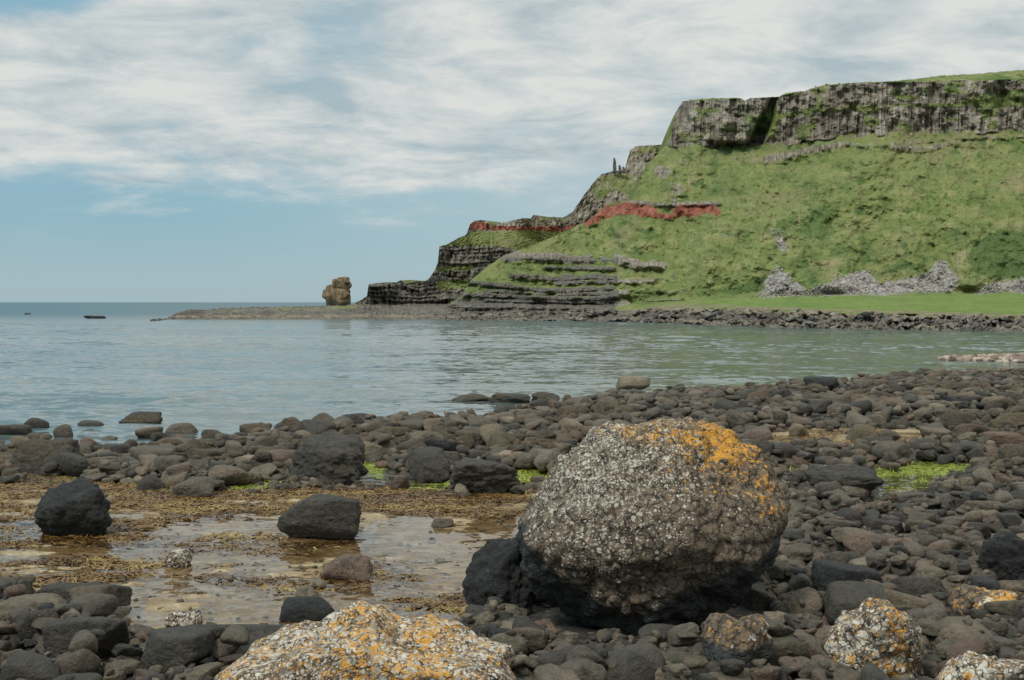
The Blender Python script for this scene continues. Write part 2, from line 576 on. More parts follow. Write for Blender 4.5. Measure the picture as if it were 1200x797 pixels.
M_T = [(520, 361.2), (540, 350.2), (700, 255), (786, 163), (789, 145.3), (795, 126.3), (800, 119.3), (868, 115.4), (913, 113.4), (953, 103.4), (1000, 97.4), (1060, 96.5), (1100, 95.5), (1200, 93.5), (1600, 84)]
M_F = [(520, 361.4), (780, 172), (785, 169), (830, 167), (880, 168), (940, 164), (1000, 156), (1060, 154), (1200, 152), (1600, 148)]
K_SLOPE = .60


def slope_from(Y0, z0, py, k):
    a = (HOR - py) / F
    return (k * Y0 + CAMH - z0) / (k - a)


hill_meshes = {}


def build_main_hill():
    cx = np.concatenate([np.arange(524, 1215, 1.0), np.arange(1215, 1600, 3.0)])
    nc = len(cx)
    W, B, L, T2 = key(cx, M_W), key(cx, M_B), key(cx, M_L), key(cx, M_T2)
    T2 = T2 + fbm(xyz(cx * .12, 0, 0), 4, 2) * 1.6
    T = np.maximum(key(cx, M_T), T2 + .15)
    Fo = np.maximum(key(cx, M_F), T + .15)
    L = np.maximum(L, Fo + .2)
    B = np.maximum(B, L + .3)
    W = np.maximum(W, B + .5)
    YW = CAMH * F / (W - HOR)
    YB = YW + 10
    YL = YW + key(cx, M_LY)
    zL = wz(L, YL)
    YF = slope_from(YL, zL, Fo, K_SLOPE)
    zF = wz(Fo, YF)
    rows_py, rows_Y = [], []
    # below the water
    rows_py.append(None); rows_Y.append(YW - 6)
    for t in np.linspace(0, 1, 24)[:-1]:
        rows_py.append(W + (B - W) * t); rows_Y.append(YW + (YB - YW) * t)
    for t in np.linspace(0, 1, 24)[:-1]:
        rows_py.append(B + (L - B) * t); rows_Y.append(YB + (YL - YB) * t)
    for t in np.linspace(0, 1, 210)[:-1]:
        p = L + (Fo - L) * t
        rows_py.append(p); rows_Y.append(slope_from(YL, zL, p, K_SLOPE))
    for t in np.linspace(0, 1, 75)[:-1]:
        p = Fo + (T - Fo) * t
        rows_py.append(p); rows_Y.append(slope_from(YF, zF, p, 4.5))
    YT = slope_from(YF, zF, T, 4.5)
    zT = wz(T, YT)
    for t in np.linspace(0, 1, 16):
        p = T + (T2 - T) * t
        rows_py.append(p); rows_Y.append(slope_from(YT, zT, p, .42))
    YT2 = rows_Y[-1]
    zT2 = wz(T2, YT2)
    nfront = len(rows_py)
    PY = np.array([W + 3 if r is None else r for r in rows_py])
    YY = np.array(rows_Y)
    PX = np.broadcast_to(cx, PY.shape)
    px, py = PX.ravel(), PY.ravel()
    N2 = xyz(px, py)
    wob = fbm(N2 * .05, 4, 1) * 5
    wx_, wy_ = px + wob, py + fbm(N2 * .06, 4, 5) * 3
    # --- surface kinds
    cliffm = ((py <= np.broadcast_to(Fo, PY.shape).ravel() + 3 + fbm(N2 * .07, 3, 9) * 9) & (py > np.broadcast_to(T, PY.shape).ravel() - .3) & (px > 783)).astype(float)
    gully = poly_soft(px, py, [(903, 114), (914, 112), (906, 140), (893, 168), (872, 172), (888, 145)], 3)
    rock = cliffm * .72
    ledge = np.clip(1.3 - dist_line(px, py + wob * .8, [(905, 137), (960, 129), (1060, 124), (1200, 121), (1600, 110)]) / 3.2, 0, 1)
    rock *= 1 - .45 * ledge * (px < 1130)
    gg = poly_soft(px, py, [(908, 124), (896, 140), (878, 154), (880, 164), (906, 156), (914, 140)], 3)
    rock *= 1 - .75 * gg
    front_block = poly_soft(px, py, [(838, 168), (840, 148), (850, 139), (880, 141), (884, 152), (878, 168)], 3)
    gr2 = poly_soft(px, py, [(1125, 118), (1210, 104), (1600, 90), (1600, 112), (1210, 124), (1150, 128)], 5)
    rock *= 1 - .65 * gr2
    rock *= 1 - .42 * sstep(-.05, .40, fbm(N2 * np.array([.04, .09, 1]), 4, 21))
    band = np.zeros_like(px)
    brk = fbm(N2 * np.array([.06, .10, 1]), 4, 33) * 1.3
    strokes = [([(895, 186), (925, 182), (965, 173), (985, 168)], 7, .62), ([(990, 168), (1015, 171)], 3.5, .6), ([(1045, 172), (1075, 175), (1095, 172), (1125, 166)], 4.5, .62),
               ([(772, 200), (785, 205), (795, 222), (790, 232)], 11, .58), ([(735, 237), (780, 240), (842, 238)], 3, .8),
               ([(862, 186), (885, 190)], 5, .52), ([(800, 190), (815, 200)], 5, .45), ([(830, 162), (900, 163)], 5, .6),
               ([(592, 302), (640, 300), (680, 304), (720, 303), (745, 308), (778, 310)], 6.0, .95), ([(600, 323), (650, 327), (700, 324), (722, 325)], 4.5, .8),
               ([(548, 331), (600, 336), (640, 341), (716, 338)], 3.8, .9), ([(545, 345), (620, 349), (700, 350), (722, 347)], 4, .95), ([(530, 358), (620, 359), (716, 361)], 4.5, .95),
               ([(1000, 171), (1040, 169), (1160, 160), (1300, 158)], 3, .5), ([(760, 352), (800, 350)], 2.5, .62), ([(640, 313), (720, 315)], 3, .7), ([(655, 331), (765, 329)], 3.5, .75), ([(570, 341), (640, 345)], 3, .75), ([(655, 345), (735, 343)], 3.5, .8), ([(570, 352), (735, 355)], 3.5, .9), ([(735, 338), (790, 342)], 3, .5)]
    for pts, th, s in strokes:
        dd = dist_line(wx_ * .35 + px * .65, wy_ * .35 + py * .65, pts, 1.0)
        mk = np.clip(1.35 - dd / (th * (1 + .7 * brk)), 0, 1) * s * (1 + .45 * np.minimum(brk + .1, 0) * 2)
        band = np.maximum(band, mk)
    rock = np.maximum(rock, band)
    Wb, Bb = np.broadcast_to(W, PY.shape).ravel(), np.broadcast_to(B, PY.shape).ravel()
    Lb = np.broadcast_to(L, PY.shape).ravel()
    shore = sstep(0, .8, (py - (Bb - 1 + fbm(N2 * .04, 3, 8) * 3)) / 3)
    rock = np.maximum(rock, shore)
    rock = np.where((px < 722) & (py > 350), np.maximum(rock, .85), rock)
    ts = (py - Bb) / np.maximum(Wb - Bb, 1) + fbm(N2 * np.array([.05, .1, 1]), 3, 19) * .35
    dark = np.maximum(np.where(px < 725, sstep(296, 306, py) * .85, 0), shore * np.maximum(np.exp(-((ts - .5) / .22) ** 2), .8 * sstep(.80, .95, ts)))
    red = np.zeros_like(px)
    for pts, th in (([(688, 258), (703, 252), (718, 246), (740, 245), (764, 248)], 9.5), ([(766, 253), (788, 254)], 4), ([(797, 247), (815, 247)], 10), ([(821, 246), (838, 246)], 9)):
        dd = dist_line(px + wob * .25, wy_ * .3 + py * .7, pts)
        red = np.maximum(red, np.clip(1.3 - dd / th, 0, 1) * (.8 if pts[0][0] != 821 else .58) * (1 + .5 * fbm(N2 * np.array([.12, .2, 1]), 3, 23)))
    scree = np.zeros_like(px)
    for poly, s in (([(888, 347), (903, 322), (912, 313), (925, 322), (946, 342), (948, 347)], .8), ([(930, 347), (985, 326), (1010, 314), (1032, 331), (1060, 327), (1090, 318), (1097, 306), (1106, 306), (1122, 324), (1118, 340), (1020, 346)], .85),
                    ([(903, 271), (920, 274), (924, 297), (914, 300)], .55), ([(1142, 344), (1165, 329), (1215, 324), (1260, 332), (1260, 342)], .8), ([(1330, 345), (1380, 318), (1420, 343)], .8)):
        scree = np.maximum(scree, poly_soft(px + wob * .8, wy_, poly, 6) * s)
    lush = np.zeros_like(px)
    for poly in ([(820, 350), (850, 331), (905, 322), (890, 348)], [(1135, 280), (1165, 268), (1260, 262), (1260, 322), (1160, 330), (1135, 322)], [(1085, 150), (1120, 144), (1140, 156), (1105, 164)], [(1030, 310), (1100, 300), (1090, 318), (1040, 326)],
                 [(960, 300), (1000, 285), (1010, 295), (970, 306)], [(1000, 320), (1010, 270), (1025, 280), (1020, 315)], [(780, 175), (900, 168), (880, 182), (790, 186)]):
        lush = np.maximum(lush, poly_soft(wx_ + wob * 1.5, wy_ + fbm(N2 * .08, 4, 44) * 9, poly, 9) * .72)
    lush = np.maximum(lush, gg * .5)
    dry = np.zeros_like(px)
    for poly, s in (([(935, 300), (1000, 300), (985, 325), (950, 338)], .7), ([(1100, 290), (1140, 280), (1135, 335), (1120, 335)], .6), ([(1140, 152), (1240, 145), (1240, 165), (1150, 172)], .65), ([(820, 268), (850, 262), (930, 270), (900, 300), (840, 310)], .35),
                    ([(555, 330), (590, 300), (700, 262), (720, 270), (600, 300), (575, 330)], .25), ([(800, 290), (850, 290), (830, 340), (790, 345)], .3)):
        dry = np.maximum(dry, poly_soft(wx_, wy_, poly, 8) * s)
    dry = np.maximum(dry, .62 * sstep(.10, .38, fbm(N2 * np.array([.085, .020, 1]), 4, 45)) * (py > 165))
    shrub = sstep(.20, .27, fbm(N2 * np.array([.055, .085, 1]), 5, 46)) * (fbm(N2 * .012, 2, 47) > -.05)
    lush = np.maximum(lush, .56 * shrub)
    path = np.clip(1.2 - dist_line(px, py + fbm(N2 * .02, 2, 3) * 2, [(836, 268), (920, 269), (990, 264), (1100, 267), (1220, 263), (1400, 262)]) / .9, 0, 1)
    dry = np.maximum(dry, path * .9)
    lawn = sstep(0, 1, (py - Lb - .2) / 3) * (1 - shore) * sstep(790, 860, px) * (1 - .5 * sstep(.2, .5, fbm(N2 * .03, 3, 14)))
    tan = np.clip(1.2 - np.abs(py - (Bb - 1.5 + fbm(N2 * .03, 3, 48) * 3)) / 2.6, 0, 1) * .66 * sstep(735, 790, px)
    tan = np.maximum(tan, shore * .62 * np.exp(-((ts - .16) / .12) ** 2))
    tan = np.maximum(tan, shore * .58 * np.exp(-((ts - .78) / .07) ** 2))
    # --- relief along the ground
    scale = YY.ravel() / F
    cq = px * .36 + fbm(xyz(px * .06, 0, 0), 2, 4) * 3 + py * .012
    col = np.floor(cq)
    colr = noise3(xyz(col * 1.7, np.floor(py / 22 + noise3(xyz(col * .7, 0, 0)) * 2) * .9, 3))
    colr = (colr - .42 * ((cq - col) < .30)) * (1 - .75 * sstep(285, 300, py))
    d = np.zeros_like(px)
    amp = sstep(0, 10, Lb - py)
    d -= fbm(N2 * np.array([.018, .012, 1]), 4, 11) * 9 * amp
    d -= fbm(N2 * np.array([.10, .12, 1]), 4, 12) * 1.7 * amp
    d -= fbm(N2 * np.array([.45, .55, 1]), 3, 13) * .38
    d -= np.clip(rock, 0, 1) * (1 - shore) * (colr * 1.05 + fbm(N2 * np.array([.5, .05, 1]), 3, 15) * .55)
    d -= band * 2.6
    d -= red * 1.5 + -.3 * shrub
    d += gully * 8
    d -= front_block * 5
    d -= fbm(N2 * np.array([.03, .01, 1]), 3, 16) * cliffm * 7
    shr = shore * (fbm(N2 * np.array([.16, .5, 1]), 4, 17))
    d -= shore * fbm(N2 * np.array([.07, .25, 1]), 4, 18) * 5
    Yn = YY.ravel() + d
    X = wx(px, Yn)
    Z = wz(py, Yn) + shr * .8
    Z[:nc] = -1.5
    V = np.stack([X, Yn, Z], 1)
    # plateau and hidden back of the hill
    back = []
    top = V[-nc:].copy()
    for dy, dz in ((6, .3), (20, .5), (60, .8), (140, -1), (260, -6)):
        b = top.copy()
        b[:, 0] *= 1 + dy / 320 * .5
        b[:, 1] += dy
        b[:, 2] += dz + fbm(np.stack([b[:, 0] * .05, b[:, 1] * .05, b[:, 2] * 0], 1), 3, 30) * min(dy, 20) * .05
        back.append(b)
    b = back[-1].copy(); b[:, 1] += 30; b[:, 2] = -2; back.append(b)
    V = np.concatenate([V] + back)
    nb_ = nc * len(back)
    z0 = np.zeros(nb_)
    at = {}
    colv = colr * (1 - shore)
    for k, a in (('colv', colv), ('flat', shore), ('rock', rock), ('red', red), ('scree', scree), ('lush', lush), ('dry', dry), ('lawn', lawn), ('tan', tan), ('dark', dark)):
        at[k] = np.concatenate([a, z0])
    nr = len(rows_py) + len(back)
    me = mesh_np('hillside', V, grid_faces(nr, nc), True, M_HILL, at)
    o = obj('hillside', me, kind='structure')
    hill_meshes['main'] = (V[:nfront * nc].reshape(nfront, nc, 3), scree.reshape(nfront, nc), shore.reshape(nfront, nc))
    gmask = (1 - np.clip(rock * 1.5, 0, 1)) * (1 - lawn) * (scree < .2) * (red < .2) * (py < Lb - 1)
    hill_meshes['grass'] = (hill_meshes['main'][0], gmask.reshape(nfront, nc))
    return o


build_main_hill()

B_T = [(170, 374.5), (196, 372.5), (203, 369), (212, 365), (222, 362.5), (240, 363), (262, 361), (300, 360), (350, 359), (380, 358.5), (405, 358), (415, 356), (424, 351), (430, 347), (432, 333), (445, 331.5), (465, 331), (469, 328.5), (473, 331), (498, 330),
       (503, 326), (509, 318), (513, 308), (515, 289), (523, 287), (535, 280), (547, 274), (551, 262), (557, 258.5), (568, 258), (573, 262), (574.5, 271), (577, 270), (580, 262), (600, 258.5), (610, 256), (622, 256), (625, 252), (629, 252), (634, 258), (641, 258), (643, 254),
       (660, 255), (671, 248), (676, 241), (685, 228), (696, 213), (705, 204), (718, 200.5), (732, 199.5), (735, 187), (739, 176), (745, 171.5), (760, 170), (778, 169.5), (790, 168), (830, 166), (880, 160)]


def build_headland():
    cx = np.arange(176, 880, 1.0)
    nc = len(cx)
    T = key(cx, B_T) + fbm(xyz(cx * .15, 0, 0), 4, 52) * 1.1 * sstep(420, 440, cx) + fbm(xyz(cx * .2, 0, 0), 3, 53) * .8
    W = np.full(nc, 374.5)
    W = W + np.interp(cx, [176, 196, 205], [2.5, .3, 0])
    W = np.maximum(W, 357)
    T = np.minimum(T, W - .6)
    YW = CAMH * F / (W - HOR)
    L = np.maximum(np.minimum(356.0, W - .3), T + .2)
    YL = YW + np.interp(cx, [190, 260, 420, 500, 700, 880], [3, 9, 14, 30, 55, 60])
    zL = wz(L, YL)
    kk = np.interp(cx, [176, 425, 431, 500, 515, 660, 690, 880], [.5, .6, 3.0, 2.0, 1.5, .9, 1.3, 1.3])
    rows_py, rows_Y = [W + 2], [YW - 6]
    for t in np.linspace(0, 1, 30)[:-1]:
        rows_py.append(W + (L - W) * t); rows_Y.append(YW + (YL - YW) * t)
    for t in np.linspace(0, 1, 200):
        p = L + (T - L) * t
        rows_py.append(p); rows_Y.append(slope_from(YL, zL, p, kk))
    PY, YY = np.array(rows_py), np.array(rows_Y)
    PX = np.broadcast_to(cx, PY.shape)
    px, py = PX.ravel(), PY.ravel()
    N2 = xyz(px, py)
    wob = fbm(N2 * .06, 3, 61) * 3
    rock = np.full(px.shape, .95)
    gpoly = [([(514, 289), (545, 274), (552, 271), (700, 268), (700, 300), (640, 300), (585, 290), (560, 289)], .85), ([(503, 321), (512, 314), (556, 314), (556, 319), (540, 318)], .0), ([(508, 329), (552, 328), (552, 338), (512, 340)], .9),
             ([(507, 313), (556, 311), (556, 316), (507, 318)], .8), ([(690, 215), (715, 202), (745, 203), (750, 235), (720, 225), (700, 238)], .55), ([(735, 185), (742, 172), (790, 168), (790, 176)], .55), ([(745, 205), (770, 180), (790, 180), (760, 215)], .5), ([(430, 348), (500, 343), (500, 346), (440, 352)], .25),
             ([(575, 262), (600, 257), (670, 250), (690, 255), (660, 262), (600, 263)], .4), ([(200, 366), (420, 357), (420, 362), (300, 364)], .62)]
    for poly, s in gpoly:
        rock = np.minimum(rock, 1 - poly_soft(px + wob, py + wob * .4, poly, 2.5) * s)
    red = np.zeros_like(px)
    for pts, th in (([(552, 265), (573, 265)], 6), ([(577, 267.5), (620, 267.5), (660, 268.5), (690, 264)], 3.6)):
        red = np.maximum(red, np.clip(1.3 - dist_line(px + wob * .3, py + wob * .25, pts) / th, 0, 1) * .85)
    dark = np.where(px < 700, sstep(284, 292, py) * .8, 0) * (1 - .0)
    dark = np.maximum(dark, np.where((px > 425) & (px < 512), .85, 0))
    dark = np.maximum(dark, np.where(px < 425, .8, 0))
    tan = np.where(px < 520, np.clip(1.2 - np.abs(py - 370.5) / 2.0, 0, 1) * .6, np.where(px < 720, np.clip(1.2 - np.abs(py - 373.3) / 1.3, 0, 1) * .6, 0))
    d = -fbm(N2 * np.array([.02, .015, 1]), 3, 62) * 8 * sstep(0, 14, 352 - py)
    col = np.floor(px * .42 + fbm(N2 * .09, 2, 4) * 2)
    colr = noise3(xyz(col * 1.7, np.floor(py / 9 + noise3(xyz(col * .7, 0, 0))) * .9, 3))
    d -= rock * (colr * 1.6 + fbm(N2 * np.array([.3, .15, 1]), 3, 63) * 1.8) * sstep(400, 430, px)
    layer = noise3(xyz(px * .012, py * .30 + fbm(N2 * .03, 2, 6) * 1.5, 0))
    d -= rock * layer * 1.6 * sstep(285, 295, py) * sstep(420, 440, px)
    d -= fbm(N2 * np.array([.4, .5, 1]), 3, 64) * .7
    d += np.clip(px - 690, 0, 60) * .25 * np.clip((250 - py) / 60, 0, 1)
    Yn = YY.ravel() + d
    Z = wz(py, Yn) + (py > 356) * fbm(N2 * np.array([.2, .5, 1]), 3, 65) * .35
    Z[:nc] = -1.5
    V = np.stack([wx(px, Yn), Yn, Z], 1)
    top = V[-nc:].copy()
    back = []
    drop = np.interp(cx, [176, 420, 440], [1, 1, 0])
    for i, (dy, dz) in enumerate(((4, 0), (14, .2), (50, .2), (120, -3))):
        b = top.copy()
        dyv = dy * np.interp(cx, [176, 230, 420, 700], [.05, .15, .3, 1])
        b[:, 1] += dyv
        b[:, 0] += dyv * .55 * np.interp(cx, [176, 880], [0, 1])
        b[:, 2] += dz - drop * (.1 + .7 * i)
        back.append(b)
    b = back[-1].copy(); b[:, 1] += 8; b[:, 2] = -2; back.append(b)
    V = np.concatenate([V] + back)
    z0 = np.zeros(nc * len(back))
    at = {k: np.concatenate([a, z0]) for k, a in (('colv', colr * (py < 356)), ('flat', (py > 356) * 1.0), ('rock', rock), ('red', red), ('dark', dark), ('tan', tan))}
    for k in ('scree', 'lush', 'dry', 'lawn'):
        at[k] = np.zeros(len(V))
    me = mesh_np('headland', V, grid_faces(len(rows_py) + len(back), nc), True, M_HILL, at)
    obj('headland', me, kind='structure')


build_headland()
print('hills', time.time() - T0)

# ------------------------------------------------------------------ beach ground
SHORE_PX = [(-500, 536), (-300, 538), (0, 538), (120, 534), (200, 530), (260, 522), (330, 512), (400, 504), (470, 495), (530, 492), (620, 488), (650, 479), (700, 468), (800, 461), (900, 457), (1000, 448), (1060, 441), (1130, 440), (1250, 441), (1500, 440)]
_sh = np.array([gp(a, b, .05) for a, b in SHORE_PX])
SHX = np.concatenate([[-90], _sh[:, 0], [90]])
SHY = np.concatenate([[34], _sh[:, 1], [75]])
POOL_PX = [(-500, 590), (-100, 585), (60, 578), (200, 584), (330, 580), (470, 582), (600, 590), (690, 600), (640, 660), (565, 700), (545, 722), (520, 748), (330, 750), (245, 742), (150, 735), (135, 705), (60, 690), (-100, 690), (-500, 700)]
SMALL_POOLS = [[(1015, 556), (1080, 550), (1140, 556), (1120, 568), (1075, 575), (1080, 590), (1010, 592), (1030, 572)], [(596, 560), (640, 556), (650, 572), (600, 576)], [(405, 550), (530, 556), (520, 573), (410, 566)]]
WEED_PX = [(-600, 562), (-100, 556), (40, 552), (130, 566), (240, 578), (340, 572), (470, 572), (540, 580), (660, 575), (690, 600), (640, 660), (575, 700), (560, 730), (520, 752), (330, 755), (245, 745), (150, 740), (120, 705), (40, 690), (-600, 700)]
NEAR_CLEAR = [(60, 685), (160, 690), (345, 725), (345, 772), (190, 775), (150, 745), (120, 725), (60, 715)]
WEED2_PX = [(900, 512), (960, 505), (1100, 506), (1130, 516), (1080, 528), (1000, 532), (900, 528)]
ALGAE_PX = [[(1025, 552), (1080, 547), (1135, 551), (1125, 562), (1085, 566), (1030, 560)], [(1040, 566), (1070, 566), (1070, 578), (1040, 576)], [(470, 560), (525, 562), (528, 573), (480, 572)], [(425, 542), (450, 544), (448, 556), (430, 554)], [(607, 556), (640, 554), (645, 566), (610, 568)], [(45, 556), (85, 558), (90, 566), (50, 566)], [(145, 568), (215, 570), (220, 578), (160, 580)], [(1155, 555), (1180, 556), (1180, 566), (1160, 566)], [(545, 496), (562, 498), (560, 508), (548, 506)], [(910, 555), (945, 555), (945, 570), (915, 570)], [(1125, 515), (1150, 515), (1150, 522), (1120, 522)], [(280, 558), (330, 562), (330, 574), (270, 578)]]
POOL_Z = .31


def zone_px(x, y, z=.36):
    return 600 + F * x / np.maximum(y, 3), HOR + F * (CAMH - z) / np.maximum(y, 3)


def ground_z(x, y, detail=True):
    x = np.asarray(x, float).ravel(); y = np.asarray(y, float).ravel()
    d = (np.interp(x, SHX, SHY) - y) * .85
    z = np.where(d > 0, .42 * (1 - np.exp(-d / 4.0)), np.maximum(np.where(d > -9, d * .018, (d + 9) * .10 - .16), -1.6))
    px, py = zone_px(x, y)
    far_right = sstep(5, 20, x) * sstep(40, 55, y)
    z = z + .05 * far_right * np.clip(d / 6, 0, 1)
    z = z + fbm(xyz(x * .12, y * .12), 3, 70) * .14 * np.clip(d / 5, 0, 1)
    front = sstep(14, 10, y)
    z = z + front * .05
    pool = poly_soft(px, py, POOL_PX, 14)
    pz = .291 + fbm(xyz(x * .5, y * .6), 3, 71) * .07
    if detail:
        pz = pz + fbm(xyz(x * 1.8, y * 3.2), 5, 72, .6) * .065
        pz = pz + .05 * sstep(612, 580, py)
    z = z * (1 - pool) + pz * pool
    for p in SMALL_POOLS:
        m = poly_soft(px, py, p, 4)
        z = z * (1 - m) + m * (.27 + fbm(xyz(x * 1.5, y * 1.5), 3, 73) * .05)
    return z


ys = np.concatenate([np.linspace(-40, 8.8, 24), np.geomspace(9, 80, 520), np.array([84, 90, 100])])
sx = np.linspace(-1, 1, 760)
sx = .72 * sx + .28 * sx ** 5
GX = sx[None, :] * (np.maximum(ys, 9) * .95 + 14)[:, None] * 1.0
GY = np.broadcast_to(ys[:, None], GX.shape)
gz = ground_z(GX, GY)
px, py = zone_px(GX.ravel(), GY.ravel())
weed = np.maximum(poly_soft(px, py, WEED_PX, 8), poly_soft(px, py, WEED2_PX, 5) * .9)
weed *= (GY.ravel() > 9)
algae = np.zeros_like(weed)
for p in ALGAE_PX:
    algae = np.maximum(algae, poly_soft(px, py, p, 2.5) * .85)
algae *= (GY.ravel() > 9)
obj('beach', mesh_np('beach', np.stack([GX.ravel(), GY.ravel(), gz], 1), grid_faces(*GX.shape), True, M_BEACH, {'weed': weed, 'algae': algae}), kind='structure')

# sea: one sheet to the horizon
sy = np.concatenate([[10, 22], np.geomspace(29, 270, 620), np.geomspace(285, 16000, 40)])
sx2 = np.linspace(-1, 1, 420)
SX = sx2[None, :] * (np.maximum(sy, 29) * .52 + 4)[:, None]
SX = SX + np.sign(sx2)[None, :] * (np.abs(sx2) > .999)[None, :] * 9000
SY = np.broadcast_to(sy[:, None], SX.shape)
xx, yy = SX.ravel(), SY.ravel()
off = yy - np.interp(xx, SHX, SHY)
ampw = sstep(-1, 9, off) * sstep(280, 200, yy) * (np.abs(xx) < 400)
pw = np.stack([xx, yy, 0 * xx], 1)
gust = .45 + .8 * sstep(-.25, .35, fbm(pw * np.array([.012, .05, 1]), 3, 43))
hz_ = fbm(pw * np.array([.09, .22, 1]), 2, 40) * .13 + fbm(pw * np.array([.30, .62, 1]), 2, 41) * .095 + fbm(pw * np.array([.95, 1.5, 1]), 2, 42) * .038 * sstep(150, 50, yy)
obj('sea', mesh_np('sea', np.stack([xx, yy, hz_ * ampw * gust * 1.35], 1), grid_faces(*SX.shape), True, M_SEA), kind='structure')


def water_sheet(poly_px, grow):
    pts = [gp(a, b, POOL_Z) for a, b in poly_px]
    c = np.mean(pts, 0)
    bm = bmesh.new()
    vs = []
    for p in pts:
        v = np.array(p) - c
        q = c + v * (1 + grow / max(np.linalg.norm(v), .1))
        vs.append(bm.verts.new((q[0], q[1], POOL_Z)))
    f = bm.faces.new(vs)
    f.normal_update()
    if f.normal.z < 0:
        f.normal_flip()
    me = bpy.data.meshes.new('pool_water')
    bm.to_mesh(me); bm.free()
    me.materials.append(M_POOL)
    obj('pool_water', me, kind='structure')


water_sheet([(max(a, -420), b) for a, b in POOL_PX], .10)
for p in SMALL_POOLS:
    water_sheet(p, .02)
print('ground', time.time() - T0)

# ------------------------------------------------------------------ landmark stones
HR = .06
HX0, HY0, HX1, HY1 = -34., 6., 44., 84.
HN = (int((HX1 - HX0) / HR), int((HY1 - HY0) / HR))
hx = HX0 + (np.arange(HN[0]) + .5) * HR
hy = HY0 + (np.arange(HN[1]) + .5) * HR
HM = ground_z(np.repeat(hx, HN[1]), np.tile(hy, HN[0]), False).reshape(HN)
GM = HM.copy()


def stamp(x, y, zc, a, b, c, rz, drop=None):
    """ellipsoid footprint on the height map; returns the rest height when drop is given"""
    R = max(a, b)
    i0, i1 = int((x - R - HX0) / HR), int((x + R - HX0) / HR) + 2
    j0, j1 = int((y - R - HY0) / HR), int((y + R - HY0) / HR) + 2
    if i0 < 0 or j0 < 0 or i1 >= HN[0] or j1 >= HN[1]:
        return None
    X = hx[i0:i1, None] - x
    Y = hy[None, j0:j1] - y
    cz, s = math.cos(rz), math.sin(rz)
    u, v = (X * cz + Y * s) / a, (-X * s + Y * cz) / b
    r2 = u * u + v * v
    ins = r2 < .97
    if not ins.any():
        ins = r2 <= r2.min() + 1e-6
        r2 = np.minimum(r2, .9)
    h = c * np.sqrt(np.maximum(1 - np.minimum(r2, 1), 0))
    W = HM[i0:i1, j0:j1]
    if drop is not None:
        q = (W + h)[ins]
        return np.quantile(q, drop), W[ins].mean(), GM[i0:i1, j0:j1][ins].mean()
    W[ins] = np.maximum(W[ins], (zc + h * .92)[ins])


OCC = []        # landmark circles nothing else is dropped into
PHRASE = {}     # object -> short phrase used in the labels of neighbouring cobbles
LAND = []


def set_attrs(me, at):
    for an, av in at.items():
        a = me.attributes.new(an, 'FLOAT', 'POINT')
        a.data.foreach_set("value", np.asarray(av, np.float32))


def boulder(name, box, style, tone, label, cat, phrase=None, seed=0, level=5, base=None, deep=.85, sink=.12, group=None, shape=None, matl=None, rz=0.0, shift=0.0):
    """stone whose outline fills the photo box (x0, top, x1, foot), standing at its real distance"""
    x0, y0, x1, y1 = box
    g = .36 if base is None else base
    for _ in range(3):
        Yf = (CAMH - g) * F / (y1 - HOR)
        w = (x1 - x0) / F * Yf
        b = w * deep / 2
        Yc = Yf + b * .75
        w = (x1 - x0) / F * Yc
        xc = wx((x0 + x1) / 2, Yc)
        if base is None:
            g = float(ground_z([xc], [Yc], False)[0])
    b = w * deep / 2
    ztop = wz(y0, Yc)
    H = max(ztop - g, .06)
    c = (H * (1 + sink)) / 2
    zc = ztop - c
    if shape is None:
        V, Fa = rock_shape(level, seed, style)
        cz, s = math.cos(rz), math.sin(rz)
        V = V @ np.array([[cz, s, 0], [-s, cz, 0], [0, 0, 1]])
        lo, hi = V.min(0), V.max(0)
        V = (V - (lo + hi) / 2) / ((hi - lo) / 2)
        V = V * np.array([w / 2, b, c])
        at = None
    else:
        V, Fa, at = shape(w, b * 2, 2 * c)
    me = mesh_np(name, V, Fa, True, matl or M_ROCK, at)
    o = obj(name, me, label=label, category=cat)
    if group:
        o['group'] = group
    o.location = (xc, Yc, zc)
    col = np.array(TONES[tone])
    o.color = (*col, 1)
    stamp(xc, Yc, zc, w / 2 * .95, b * .95, c, 0)
    OCC.append((xc, Yc, w / 2, b))
    if phrase:
        PHRASE[o.name] = phrase
    LAND.append((o, (x0 + x1) / 2, (y0 + y1) / 2))
    return o


